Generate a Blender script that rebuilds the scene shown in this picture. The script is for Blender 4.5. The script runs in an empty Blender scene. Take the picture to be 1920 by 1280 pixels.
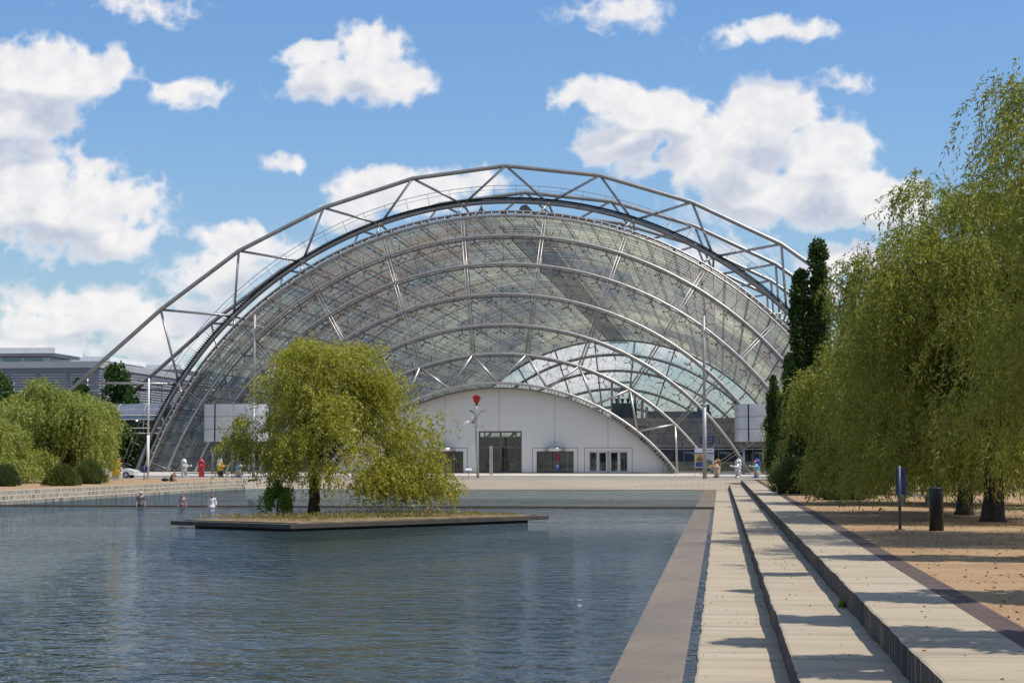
import bpy, math, random
import numpy as np
from mathutils import Vector, Matrix
rad = math.radians
SC = bpy.context.scene
COL = SC.collection
# ------------------------------------------------------------------ camera
F = 3500.0                       # focal length in pixels of a 1920 px wide frame
CAMZ = 2.0
HY, VX = 859.0, 1350.0           # where the pool axis (+Y) vanishes
PITCH = math.atan((HY-640)/F)
YAW = math.atan((VX-960)/F*math.cos(PITCH))
cam = bpy.data.cameras.new('camera'); camo = bpy.data.objects.new('camera', cam)
COL.objects.link(camo); SC.camera = camo
cam.sensor_width = 36; cam.lens = F/1920*36; cam.clip_end = 4000; cam.clip_start = 0.3
camo.location = (0, 0, CAMZ)
camo.rotation_euler = (math.pi/2+PITCH, 0, YAW)
MR = Matrix.Rotation(YAW, 3, 'Z') @ Matrix.Rotation(math.pi/2+PITCH, 3, 'X')
def ray(u, v):
    return MR @ Vector(((u-960)/F, (640-v)/F, -1))
def P(u, v, Y):
    d = ray(u, v); return Vector((0, 0, CAMZ))+d*(Y/d.y)
def G(u, v, z=0.0):
    d = ray(u, v); return Vector((0, 0, CAMZ))+d*((z-CAMZ)/d.z)
# ------------------------------------------------------------------ sun, sky, exposure
SUN_EL, SUN_AZ = rad(62), rad(97)    # azimuth measured from +Y towards +X
sdir = Vector((math.sin(SUN_AZ)*math.cos(SUN_EL), math.cos(SUN_AZ)*math.cos(SUN_EL), math.sin(SUN_EL)))
sun = bpy.data.lights.new('sun', 'SUN'); suno = bpy.data.objects.new('sun', sun); COL.objects.link(suno)
sun.energy = 4.2; sun.angle = rad(0.53); sun.color = (1.0, 0.95, 0.87)
suno.rotation_euler = sdir.to_track_quat('Z', 'Y').to_euler(); suno.location = (60, -20, 90)
SC.view_settings.view_transform = 'Standard'; SC.view_settings.look = 'None'
SC.view_settings.exposure = 0.0; SC.view_settings.gamma = 1.0
SC.render.engine = 'CYCLES'
SC.cycles.max_bounces = 8; SC.cycles.transparent_max_bounces = 24
SC.cycles.caustics_reflective = False; SC.cycles.caustics_refractive = False
SC.cycles.sample_clamp_indirect = 4.0

class NT:
    def __init__(s, tree): s.t = tree; s.n = tree.nodes; s.l = tree.links
    def add(s, typ, **kw):
        n = s.n.new(typ)
        for k, v in kw.items(): setattr(n, k, v)
        return n
    def link(s, a, b): s.l.new(a, b)
    def setin(s, inp, v):
        if isinstance(v, bpy.types.NodeSocket): s.l.new(v, inp)
        elif v is not None: inp.default_value = v
    def math(s, op, a, b=None, c=None, clamp=False):
        n = s.n.new('ShaderNodeMath'); n.operation = op; n.use_clamp = clamp
        s.setin(n.inputs[0], a); s.setin(n.inputs[1], b); s.setin(n.inputs[2], c)
        return n.outputs[0]
    def vmath(s, op, a, b=None):
        n = s.n.new('ShaderNodeVectorMath'); n.operation = op
        s.setin(n.inputs[0], a); s.setin(n.inputs[1], b)
        return n.outputs['Value'] if op == 'LENGTH' else n.outputs[0]
    def mix(s, fac, a, b, typ='MIX'):
        n = s.n.new('ShaderNodeMix'); n.data_type = 'RGBA'; n.blend_type = typ
        s.setin(n.inputs[0], fac); s.setin(n.inputs[6], a); s.setin(n.inputs[7], b)
        return n.outputs[2]
    def mapr(s, v, a, b, c=0.0, d=1.0, interp='SMOOTHSTEP'):
        n = s.n.new('ShaderNodeMapRange'); n.interpolation_type = interp
        s.setin(n.inputs[0], v)
        for i, q in enumerate((a, b, c, d)): s.setin(n.inputs[1+i], q)
        return n.outputs[0]
    def noise(s, vec, scale, detail=3, rough=0.5, dist=0.0):
        n = s.n.new('ShaderNodeTexNoise'); s.setin(n.inputs['Vector'], vec)
        n.inputs['Scale'].default_value = scale; n.inputs['Detail'].default_value = detail
        n.inputs['Roughness'].default_value = rough; n.inputs['Distortion'].default_value = dist
        return n.outputs[0]
def c4(c): return (c[0], c[1], c[2], 1.0)

world = bpy.data.worlds.new('World'); SC.world = world; world.use_nodes = True
W = NT(world.node_tree); W.n.clear()
tc = W.add('ShaderNodeTexCoord')
sky = W.add('ShaderNodeTexSky', sky_type='NISHITA'); sky.sun_disc = False
sky.sun_elevation = SUN_EL; sky.sun_rotation = SUN_AZ; sky.air_density = 1.0; sky.dust_density = 0.6; sky.ozone_density = 1.6
# clouds: a density field over sky directions (x/y, z/y), lumps plus noise
BL = [(85,130,165,62,1.1),(30,215,105,62,1),(200,118,60,40,.85),(60,280,120,26,.5),(90,385,215,82,1.2),(60,325,100,40,.9),(160,300,60,28,.6),(230,440,75,40,.8),
 (355,162,62,18,.35),(300,-5,105,26,.4),(665,160,135,42,1.0),(690,105,62,60,.9),(590,108,62,26,.7),(740,140,60,40,.8),(525,300,40,18,.45),
 (765,352,130,44,1),(665,390,70,34,.8),(870,340,60,26,.7),(450,462,80,42,.9),(400,520,100,44,.7),(540,465,60,20,.5),
 (150,560,140,36,.7),(300,600,200,42,.5),(100,610,120,40,.7),(70,655,160,32,.7),(330,650,160,34,.4),
 (1150,170,95,36,1),(1230,205,100,52,1.1),(1190,262,70,40,.9),(1290,235,70,50,.8),(1430,205,85,58,1.2),(1390,270,120,60,1.1),(1540,290,110,72,1.15),(1640,365,115,55,1.1),(1480,360,200,58,1.1),(1330,320,110,60,1.0),(1400,340,90,50,1),(1200,315,40,28,.4),
 (1455,66,105,20,.55),(1150,18,85,26,.4),(1590,490,85,34,.8),(1700,450,80,26,.7),(1560,545,60,16,.5),(1330,470,100,30,.3),(1580,140,36,10,.2),
 (1090,690,110,36,.5),(1250,655,120,30,.3),
 (300,-330,500,120,.9),(1200,-420,420,110,.8),(1900,-250,260,90,.8),(-500,300,300,160,.9),(2300,400,240,120,.8),(-450,-300,300,200,.8),(700,-800,800,160,.7)]
def uv2dir(u, v):
    d = ray(u, v); return d.x/d.y, d.z/d.y
def new_group(name):
    grp = bpy.data.node_groups.new(name, 'ShaderNodeTree')
    grp.interface.new_socket('P', in_out='INPUT', socket_type='NodeSocketVector')
    grp.interface.new_socket('D', in_out='OUTPUT', socket_type='NodeSocketFloat')
    g = NT(grp); gi = g.add('NodeGroupInput'); go = g.add('NodeGroupOutput'); return grp, g, gi.outputs[0], go.inputs[0]
grpA, g, p0, out = new_group('cloud_lumps')
acc = None
for (u, v, ru, rv, st) in BL:
    a, b = uv2dir(u, v)
    q = g.vmath('MULTIPLY', g.vmath('SUBTRACT', p0, (a, b, 0)), (F/ru, F/rv, 0))
    L = g.vmath('LENGTH', q)
    e = g.math('MULTIPLY_ADD', L, -st*0.85, st)
    acc = e if acc is None else g.math('SMOOTH_MAX', acc, e, 0.12)
g.link(acc, out)
grpB, g, p0, out = new_group('cloud_texture')
nz = g.noise(p0, 22, 8, .56, .15)
bz_ = g.noise(p0, 48, 4, .5, .0)
bil = g.math('ABSOLUTE', g.math('SUBTRACT', bz_, .5))
d = g.math('ADD', g.math('MULTIPLY', g.math('SUBTRACT', nz, .5), 1.35), g.math('MULTIPLY', g.math('SUBTRACT', .07, bil), 1.9))
g.link(d, out)
sx = W.add('ShaderNodeSeparateXYZ'); W.link(tc.outputs['Generated'], sx.inputs[0])
yy = W.math('MAXIMUM', sx.outputs[1], 0.12)
cx = W.add('ShaderNodeCombineXYZ'); W.link(W.math('DIVIDE', sx.outputs[0], yy), cx.inputs[0]); W.link(W.math('DIVIDE', sx.outputs[2], yy), cx.inputs[1])
def grpn(grp, vec):
    n = W.add('ShaderNodeGroup'); n.node_tree = grp; W.link(vec, n.inputs[0]); return n.outputs[0]
wn = W.add('ShaderNodeTexNoise'); wn.inputs['Scale'].default_value = 15; wn.inputs['Detail'].default_value = 3
W.link(cx.outputs[0], wn.inputs['Vector'])
w2 = W.vmath('MULTIPLY', W.vmath('SUBTRACT', wn.outputs['Color'], (.5, .5, .5)), (.045, .03, 0))
pw = W.vmath('ADD', cx.outputs[0], w2)
a0 = grpn(grpA, pw); a1 = grpn(grpA, W.vmath('ADD', pw, (.004, .022, 0)))
t0 = grpn(grpB, cx.outputs[0]); t1 = grpn(grpB, W.vmath('ADD', cx.outputs[0], (.006, .0115, 0)))
d0 = W.math('ADD', a0, t0)
gen = W.noise(tc.outputs['Generated'], 3.2, 6, .6)
gen = W.math('MULTIPLY', W.math('SUBTRACT', gen, .52), 4.0)
fw = W.mapr(sx.outputs[1], .12, .35)
dd = W.math('ADD', W.math('MULTIPLY', d0, fw), W.math('MULTIPLY', gen, W.math('SUBTRACT', 1.0, fw)))
alpha = W.mapr(dd, -.12, 0.36)
s1 = W.mapr(W.math('SUBTRACT', t1, t0), -.5, .5); s2 = W.mapr(W.math('SUBTRACT', a1, a0), -.26, .34)   # denser towards the sun = greyer side
dark = W.math('ADD', W.math('MULTIPLY', s1, .40), W.math('MULTIPLY', s2, .66))
dark = W.math('MULTIPLY', dark, W.mapr(dd, .0, .45, .25, 1.0))
ccol = W.mix(dark, (8.9, 8.65, 8.5, 1), (4.6, 5.1, 6.2, 1))
elev = W.mapr(sx.outputs[2], 0.0, .26)
tint = W.mix(elev, (.86, .95, 1.06, 1), (.80, 1.05, 1.30, 1))
skyc = W.mix(1.0, sky.outputs[0], tint, 'MULTIPLY')
final = W.mix(W.math('MULTIPLY', alpha, .96), skyc, ccol)
bg = W.add('ShaderNodeBackground'); bg.inputs[1].default_value = 0.11
W.link(final, bg.inputs[0]); wo = W.add('ShaderNodeOutputWorld'); W.link(bg.outputs[0], wo.inputs[0])
world.cycles.sampling_method = 'MANUAL'; world.cycles.sample_map_resolution = 256

# ------------------------------------------------------------------ helpers
class MB:
    def __init__(s): s.v = []; s.f = []; s.uv = None
    def add(s, vs, fs):
        o = len(s.v); s.v += [tuple(q) for q in vs]; s.f += [tuple(i+o for i in f) for f in fs]; return s
    def box(s, x0, x1, y0, y1, z0, z1):
        return s.add([(x0,y0,z0),(x1,y0,z0),(x1,y1,z0),(x0,y1,z0),(x0,y0,z1),(x1,y0,z1),(x1,y1,z1),(x0,y1,z1)],
                     [(0,3,2,1),(4,5,6,7),(0,1,5,4),(1,2,6,5),(2,3,7,6),(3,0,4,7)])
    def obox(s, c, dx, dy, dz, m=None):
        m = m or Matrix.Identity(3); c = Vector(c)
        vs = [c+m@Vector((a*dx/2, b*dy/2, e*dz/2)) for e in (-1,1) for (a,b) in ((-1,-1),(1,-1),(1,1),(-1,1))]
        return s.add(vs, [(0,3,2,1),(4,5,6,7),(0,1,5,4),(1,2,6,5),(2,3,7,6),(3,0,4,7)])
    def tube(s, pts, r, n=8, cap=True, up=None):
        pts = [Vector(q) for q in pts]; rs = r if isinstance(r, (list, tuple)) else [r]*len(pts)
        vs = []; fs = []; prev = None
        for i, p in enumerate(pts):
            t = (pts[min(i+1, len(pts)-1)]-pts[max(i-1, 0)]).normalized()
            if prev is None:
                a = Vector((0, 1, 0)) if abs(t.y) < .9 else Vector((1, 0, 0))
                a = (a-t*a.dot(t)).normalized()
            else:
                a = (prev-t*prev.dot(t)).normalized()
            prev = a; b = t.cross(a)
            for k in range(n):
                an = 2*math.pi*k/n; vs.append(p+(a*math.cos(an)+b*math.sin(an))*rs[i])
        for i in range(len(pts)-1):
            for k in range(n):
                k2 = (k+1) % n; fs.append((i*n+k, i*n+k2, (i+1)*n+k2, (i+1)*n+k))
        if cap:
            fs.append(tuple(range(n))[::-1]); fs.append(tuple((len(pts)-1)*n+k for k in range(n)))
        return s.add(vs, fs)
    def sph(s, c, r, nu=12, nv=8, m=None):
        c = Vector(c); r = r if isinstance(r, (tuple, list)) else (r, r, r); m = m or Matrix.Identity(3)
        vs = [c+m@Vector((0, 0, r[2]))]; fs = []
        for j in range(1, nv):
            th = math.pi*j/nv
            for i in range(nu):
                ph = 2*math.pi*i/nu
                vs.append(c+m@Vector((r[0]*math.sin(th)*math.cos(ph), r[1]*math.sin(th)*math.sin(ph), r[2]*math.cos(th))))
        vs.append(c+m@Vector((0, 0, -r[2]))); last = len(vs)-1
        for i in range(nu):
            fs.append((0, 1+i, 1+(i+1) % nu)); b = 1+(nv-2)*nu; fs.append((last, b+(i+1) % nu, b+i))
        for j in range(nv-2):
            for i in range(nu):
                a = 1+j*nu+i; b = 1+j*nu+(i+1) % nu; fs.append((a, a+nu, b+nu, b))
        return s.add(vs, fs)
    def lathe(s, prof, c=(0,0,0), n=16):
        c = Vector(c); vs = []; fs = []
        for (r, z) in prof:
            for k in range(n):
                a = 2*math.pi*k/n; vs.append(c+Vector((r*math.cos(a), r*math.sin(a), z)))
        for i in range(len(prof)-1):
            for k in range(n):
                k2 = (k+1) % n; fs.append((i*n+k, i*n+k2, (i+1)*n+k2, (i+1)*n+k))
        fs.append(tuple(range(n))[::-1]); fs.append(tuple((len(prof)-1)*n+k for k in range(n)))
        return s.add(vs, fs)
    def build(s, name, mat, parent=None, smooth=False, loc=None):
        me = bpy.data.meshes.new(name); me.from_pydata(s.v, [], s.f); me.update()
        if mat: me.materials.append(mat)
        o = bpy.data.objects.new(name, me); COL.objects.link(o)
        if parent: o.parent = parent
        if loc: o.location = loc
        if smooth:
            me.polygons.foreach_set('use_smooth', [len(p.vertices) <= 4 for p in me.polygons])
        return o
def tag(o, label=None, cat=None, group=None, kind=None):
    if label: o['label'] = label
    if cat: o['category'] = cat
    if group: o['group'] = group
    if kind: o['kind'] = kind
    return o
def empty(name, label, cat, loc=(0,0,0), rz=0, group=None):
    o = bpy.data.objects.new(name, None); COL.objects.link(o); o.location = loc; o.rotation_euler = (0,0,rz)
    o.empty_display_size = .2
    return tag(o, label, cat, group)
def struct(name, mb, mat): return tag(mb.build(name, mat), kind='structure')
def copy_tree(o, parent=None):
    c = o.copy(); COL.objects.link(c); c.parent = parent
    for ch in list(o.children): copy_tree(ch, c)
    return c
MATS = {}
def mat(name, col, rough=.6, metal=0.0, var=0.0, vscale=3.0, bump=0.0, bscale=20.0, spec=.5, coords='Object', col2=None, detail=4):
    if name in MATS: return MATS[name]
    m = bpy.data.materials.new(name); m.use_nodes = True; MATS[name] = m
    t = NT(m.node_tree); b = t.n['Principled BSDF']
    b.inputs['Roughness'].default_value = rough; b.inputs['Metallic'].default_value = metal
    b.inputs['Specular IOR Level'].default_value = spec
    tcn = t.add('ShaderNodeTexCoord')
    if var > 0 or col2:
        n = t.noise(tcn.outputs[coords], vscale, detail, .6)
        f = t.mapr(n, .32, .68)
        a = c4(tuple(min(1, q*(1-var)) for q in col)); bb = c4(col2) if col2 else c4(tuple(min(1, q*(1+var)) for q in col))
        t.link(t.mix(f, a, bb), b.inputs['Base Color'])
    else: b.inputs['Base Color'].default_value = c4(col)
    if bump > 0:
        n = t.noise(tcn.outputs[coords], bscale, 4, .6)
        bn = t.add('ShaderNodeBump'); bn.inputs['Strength'].default_value = bump; bn.inputs['Distance'].default_value = .03
        t.link(n, bn.inputs['Height']); t.link(bn.outputs[0], b.inputs['Normal'])
    return m
M_steel = mat('brushed_steel', (.42,.40,.38), .42, .75, .10, 1.5)
M_steeld = mat('dark_steel', (.10,.10,.105), .5, .4, .15, 4)
M_steelg = mat('grey_painted_steel', (.32,.315,.31), .38, .55, .12, 1.0)
M_pole = mat('pole_grey', (.36,.355,.35), .5, .3, .08, 2)
M_panel = mat('panel_grey', (.56,.565,.58), .45, .35, .06, 1.2)
M_white = mat('white_paint', (.78,.78,.76), .5, 0, .05, 2)
M_dark = mat('black_paint', (.018,.018,.02), .5)
M_skin = mat('skin', (.50,.29,.20), .55)
M_blue = mat('sign_blue', (.035,.07,.22), .4, 0, .1, 5)
M_bark = mat('bark', (.045,.034,.026), .9, 0, .45, 6, .8, 14)

def two_scale(name, ca, cb, s1, cc, s2, rough=.8, bump=.3, bs=60, extra=None, scale=(1,1,1), gridy=None, f2lo=.52, f2hi=.75, f2=.7):
    m = bpy.data.materials.new(name); m.use_nodes = True; t = NT(m.node_tree); b = t.n['Principled BSDF']
    geo = t.add('ShaderNodeNewGeometry'); pos = t.vmath('MULTIPLY', geo.outputs['Position'], scale)
    n1 = t.noise(pos, s1, 6, .6); n2 = t.noise(pos, s2, 5, .65)
    c = t.mix(t.mapr(n1, .3, .7), c4(ca), c4(cb)); c = t.mix(t.math('MULTIPLY', t.mapr(n2, f2lo, f2hi), f2), c, c4(cc))
    fine = t.noise(geo.outputs['Position'], 90, 2, .7)
    c = t.mix(.35, c, t.mix(t.mapr(fine, .3, .7), (.55,.55,.55,1), (1.35,1.35,1.35,1)), 'MULTIPLY') if True else c
    if gridy:
        sp = t.add('ShaderNodeSeparateXYZ'); t.link(geo.outputs['Position'], sp.inputs[0])
        lines = None
        for ax, per, wd in gridy:
            fr = t.math('FRACT', t.math('DIVIDE', sp.outputs[ax], per))
            ln = t.math('LESS_THAN', fr, wd/per)
            lines = ln if lines is None else t.math('MAXIMUM', lines, ln)
        c = t.mix(t.math('MULTIPLY', lines, .5), c, c4(tuple(q*.3 for q in ca)))
    t.link(c, b.inputs['Base Color']); b.inputs['Roughness'].default_value = rough
    bn = t.add('ShaderNodeBump'); bn.inputs['Strength'].default_value = bump; bn.inputs['Distance'].default_value = .02
    t.link(t.noise(geo.outputs['Position'], bs, 4, .6), bn.inputs['Height']); t.link(bn.outputs[0], b.inputs['Normal'])
    MATS[name] = m
    return m
M_conc = two_scale('step_concrete', (.39,.315,.215), (.46,.38,.27), .7, (.21,.175,.13), 1.0, .85, .45, 30, scale=(.3,2.2,3), gridy=[(1,9.68,.03)], f2lo=.48, f2hi=.7, f2=.6)
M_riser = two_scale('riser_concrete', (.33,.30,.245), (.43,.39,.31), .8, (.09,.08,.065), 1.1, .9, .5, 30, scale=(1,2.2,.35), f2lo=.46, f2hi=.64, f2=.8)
M_riserd = two_scale('dark_streaked_riser', (.030,.027,.02), (.052,.048,.036), 1.0, (.36,.34,.29), 2.6, .9, .6, 30, scale=(1,3.5,.22), f2lo=.52, f2hi=.66, f2=.75)  # near-black base with pale lichen streaks
M_gravel = two_scale('gravel', (.325,.20,.10), (.43,.28,.145), .3, (.23,.165,.09), 1.1, .95, .8, 45)
M_ramp = two_scale('ramp_pavers', (.33,.27,.195), (.40,.325,.24), .2, (.50,.44,.35), .5, .8, .2, 30, scale=(.35,1,1), gridy=[(0,.5,.03),(1,.5,.03)])
M_plaza = two_scale('plaza_stone', (.52,.47,.41), (.60,.545,.47), .2, (.40,.36,.30), .5, .75, .1, 30, gridy=[(0,1.5,.03)])
M_plazad = two_scale('plaza_asphalt', (.24,.215,.185), (.32,.285,.245), .15, (.40,.36,.31), .6, .85, .1, 30)
M_brick = two_scale('clinker_brick', (.085,.055,.045), (.13,.085,.068), 3, (.05,.04,.035), 9, .8, .5, 30, gridy=[(0,.12,.012),(1,.25,.015)])
M_ground = two_scale('ground', (.17,.17,.13), (.22,.20,.15), .02, (.10,.13,.05), .05, .95, .2, 5)
M_ledge = two_scale('wet_ledge', (.17,.108,.055), (.28,.185,.095), .55, (.09,.075,.05), 2.2, .16, 1.0, 11, scale=(1,.6,1))
M_ledge.node_tree.nodes['Principled BSDF'].inputs['Specular IOR Level'].default_value = .35
M_pool = mat('pool_bed', (.022,.035,.035), .9, 0, .3, .2)
M_trough = two_scale('trough_wall', (.10,.065,.03), (.15,.10,.05), .5, (.05,.035,.02), 2, .6, .2, 20)
M_stonew = None
# water
def water_mat():
    m = bpy.data.materials.new('pool_water'); m.use_nodes = True; t = NT(m.node_tree); t.n.clear()
    geo = t.add('ShaderNodeNewGeometry')
    pa = t.vmath('MULTIPLY', geo.outputs['Position'], (1.0, 1.15, 1))
    big = t.noise(pa, .10, 3, .5)
    h = t.math('ADD', t.math('ADD', t.math('MULTIPLY', t.noise(pa, .42, 2, .5, .4), 1.1), t.math('MULTIPLY', t.noise(pa, 1.5, 1.5, .5, .5), 1.0)), t.math('MULTIPLY', t.noise(pa, 4.6, 2, .6, .4), .36))
    amp = t.mapr(big, .3, .7, .65, 1.1)
    sp = t.add('ShaderNodeSeparateXYZ'); t.link(geo.outputs['Position'], sp.inputs[0])
    calm = t.math('ADD', t.mapr(sp.outputs[1], 45, 120, 1.0, 1.5), t.mapr(sp.outputs[1], 104, 107, 0, .3))
    bn = t.add('ShaderNodeBump'); bn.inputs['Distance'].default_value = .19
    t.link(t.math('MULTIPLY', amp, calm), bn.inputs['Strength'])
    t.link(h, bn.inputs['Height'])
    fr = t.add('ShaderNodeFresnel'); fr.inputs['IOR'].default_value = 1.333; t.link(bn.outputs[0], fr.inputs['Normal'])
    gl = t.add('ShaderNodeBsdfGlossy'); gl.inputs['Roughness'].default_value = .02; t.link(bn.outputs[0], gl.inputs['Normal'])
    gl.inputs['Color'].default_value = (.90,.96,1,1)
    tr = t.add('ShaderNodeBsdfTransparent'); tr.inputs['Color'].default_value = (.55,.68,.66,1)
    df = t.add('ShaderNodeBsdfDiffuse'); df.inputs['Color'].default_value = (.032,.055,.064,1)
    mx0 = t.add('ShaderNodeMixShader'); mx0.inputs[0].default_value = .6; t.link(tr.outputs[0], mx0.inputs[1]); t.link(df.outputs[0], mx0.inputs[2])
    mx = t.add('ShaderNodeMixShader'); t.link(t.math('MINIMUM', fr.outputs[0], .78), mx.inputs[0]); t.link(mx0.outputs[0], mx.inputs[1]); t.link(gl.outputs[0], mx.inputs[2])
    o = t.add('ShaderNodeOutputMaterial'); t.link(mx.outputs[0], o.inputs[0]); return m
M_water = water_mat()

def glass_mat(name, base_alpha=.10, tint=(.86,.90,.88), lines=None, rough=.02, milky=.06, fk=.5):
    m = bpy.data.materials.new(name); m.use_nodes = True; t = NT(m.node_tree); t.n.clear()
    tr = t.add('ShaderNodeBsdfTransparent'); tr.inputs[0].default_value = c4(tint)
    gl = t.add('ShaderNodeBsdfGlossy'); gl.inputs['Roughness'].default_value = rough; gl.inputs['Color'].default_value = (.9,.92,.9,1)
    df = t.add('ShaderNodeBsdfDiffuse'); df.inputs[0].default_value = (.35,.36,.34,1)
    lw = t.add('ShaderNodeLayerWeight'); lw.inputs[0].default_value = .35
    f = t.math('ADD', base_alpha, t.math('MULTIPLY', lw.outputs['Fresnel'], fk), clamp=True)
    m1 = t.add('ShaderNodeMixShader'); t.link(f, m1.inputs[0]); t.link(tr.outputs[0], m1.inputs[1]); t.link(gl.outputs[0], m1.inputs[2])
    m2 = t.add('ShaderNodeMixShader'); m2.inputs[0].default_value = milky; t.link(m1.outputs[0], m2.inputs[1]); t.link(df.outputs[0], m2.inputs[2])
    out = m2.outputs[0]
    if lines:
        uv = t.add('ShaderNodeUVMap'); sp = t.add('ShaderNodeSeparateXYZ'); t.link(uv.outputs[0], sp.inputs[0]); ln = None
        for ax, per, wd in lines:
            q = t.math('LESS_THAN', t.math('FRACT', t.math('DIVIDE', sp.outputs[ax], per)), wd/per)
            ln = q if ln is None else t.math('MAXIMUM', ln, q)
        dk = t.add('ShaderNodeBsdfDiffuse'); dk.inputs[0].default_value = (.03,.03,.03,1)
        m3 = t.add('ShaderNodeMixShader'); t.link(t.math('MULTIPLY', ln, .8), m3.inputs[0]); t.link(out, m3.inputs[1]); t.link(dk.outputs[0], m3.inputs[2]); out = m3.outputs[0]
    o = t.add('ShaderNodeOutputMaterial'); t.link(out, o.inputs[0]); MATS[name] = m; return m
M_fglass = glass_mat('facade_glass', .02, (.96,.965,.96), lines=[(0,1.63,.035),(1,1.63,.03)], milky=.02, fk=.28)
M_bglass = glass_mat('rear_glass', .03, (.93,.94,.96), lines=[(0,3.2,.05),(1,3.2,.05)], milky=.05)
M_door = glass_mat('door_glass', .03, (.85,.86,.85), milky=.01)

def vault_mat():
    m = bpy.data.materials.new('vault_fritted_glass'); m.use_nodes = True; t = NT(m.node_tree); t.n.clear()
    uv = t.add('ShaderNodeUVMap'); sp = t.add('ShaderNodeSeparateXYZ'); t.link(uv.outputs[0], sp.inputs[0])
    # one random value for each glass panel (3.1 x 1.55 m) and one for each field of panels
    def cell(a, b, seed):
        v = t.add('ShaderNodeCombineXYZ'); t.link(t.math('FLOOR', t.math('DIVIDE', sp.outputs[0], a)), v.inputs[0]); t.link(t.math('FLOOR', t.math('DIVIDE', sp.outputs[1], b)), v.inputs[1]); v.inputs[2].default_value = seed
        w = t.add('ShaderNodeTexWhiteNoise', noise_dimensions='3D'); t.link(v.outputs[0], w.inputs['Vector']); return w.outputs['Value']
    r1 = cell(1.55, 3.1, 1.5); r2 = cell(6.2, 24.8, 7.5)
    big = t.noise(t.vmath('MULTIPLY', uv.outputs[0], (.055, .030, 1)), 1.0, 3, .6)
    mixv = t.math('ADD', t.math('MULTIPLY', r1, .16), t.math('ADD', t.math('MULTIPLY', r2, .38), t.math('MULTIPLY', big, .75)))
    ramp = t.add('ShaderNodeValToRGB'); t.link(mixv, ramp.inputs[0]); e = ramp.color_ramp.elements
    e[0].position = .35; e[0].color = (.10,.14,.18,1); e[1].position = .92; e[1].color = (.90,.87,.60,1)  # yellow end stands in for sunlit panels, dark end for shaded ones
    for pz, cz in ((.48,(.24,.27,.29,1)), (.56,(.42,.30,.22,1)), (.63,(.36,.36,.31,1)), (.76,(.56,.57,.41,1))):
        k = e.new(pz); k.color = cz
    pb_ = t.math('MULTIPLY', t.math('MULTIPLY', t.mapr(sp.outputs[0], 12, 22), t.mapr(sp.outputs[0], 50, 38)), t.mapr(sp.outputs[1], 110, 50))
    refl_mask = t.math('MULTIPLY', pb_, t.mapr(t.noise(t.vmath('MULTIPLY', t.vmath('ADD', uv.outputs[0], (18, 40, 0)), (.07, .03, 1)), 1.0, 4, .6), .38, .56))
    rampc = t.mix(t.math('MULTIPLY', refl_mask, .85), ramp.outputs[0], (.52, .33, .20, 1))  # brown reflection of the gravel painted into the left-centre panel colour
    # frit rows: dashes running along the hall
    fr = t.math('LESS_THAN', t.math('FRACT', t.math('DIVIDE', sp.outputs[0], .39)), .62)
    dash = t.noise(t.vmath('MULTIPLY', uv.outputs[0], (2.6, .35, 1)), 1.0, 3, .6)
    tra = t.math('ADD', .14, t.math('MULTIPLY', t.mapr(dash,   .42, .60), t.math('MULTIPLY', fr, .34)))
    tr = t.add('ShaderNodeBsdfTransparent'); tr.inputs[0].default_value = (.88,.89,.86,1)
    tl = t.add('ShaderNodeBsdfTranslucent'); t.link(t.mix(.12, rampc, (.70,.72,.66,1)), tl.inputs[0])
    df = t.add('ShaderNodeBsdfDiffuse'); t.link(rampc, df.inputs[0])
    gl = t.add('ShaderNodeBsdfGlossy'); gl.inputs['Roughness'].default_value = .18; gl.inputs[0].default_value = (.7,.72,.7,1)
    a = t.add('ShaderNodeMixShader'); a.inputs[0].default_value = .22; t.link(tl.outputs[0], a.inputs[1]); t.link(df.outputs[0], a.inputs[2])
    lw = t.add('ShaderNodeLayerWeight'); lw.inputs[0].default_value = .4
    b = t.add('ShaderNodeMixShader'); t.link(t.math('MULTIPLY', lw.outputs['Fresnel'], .5), b.inputs[0]); t.link(a.outputs[0], b.inputs[1]); t.link(gl.outputs[0], b.inputs[2])
    c = t.add('ShaderNodeMixShader'); t.link(tra, c.inputs[0]); t.link(b.outputs[0], c.inputs[1]); t.link(tr.outputs[0], c.inputs[2])
    # joints
    ln = t.math('MAXIMUM', t.math('LESS_THAN', t.math('FRACT', t.math('DIVIDE', sp.outputs[0], 1.55)), .035), t.math('LESS_THAN', t.math('FRACT', t.math('DIVIDE', sp.outputs[1], 3.1)), .03))
    dk = t.add('ShaderNodeBsdfDiffuse'); dk.inputs[0].default_value = (.035,.035,.035,1)
    dd_ = t.add('ShaderNodeMixShader'); t.link(ln, dd_.inputs[0]); t.link(c.outputs[0], dd_.inputs[1]); t.link(dk.outputs[0], dd_.inputs[2])
    o = t.add('ShaderNodeOutputMaterial'); t.link(dd_.outputs[0], o.inputs[0]); return m
M_vault = vault_mat()

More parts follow.
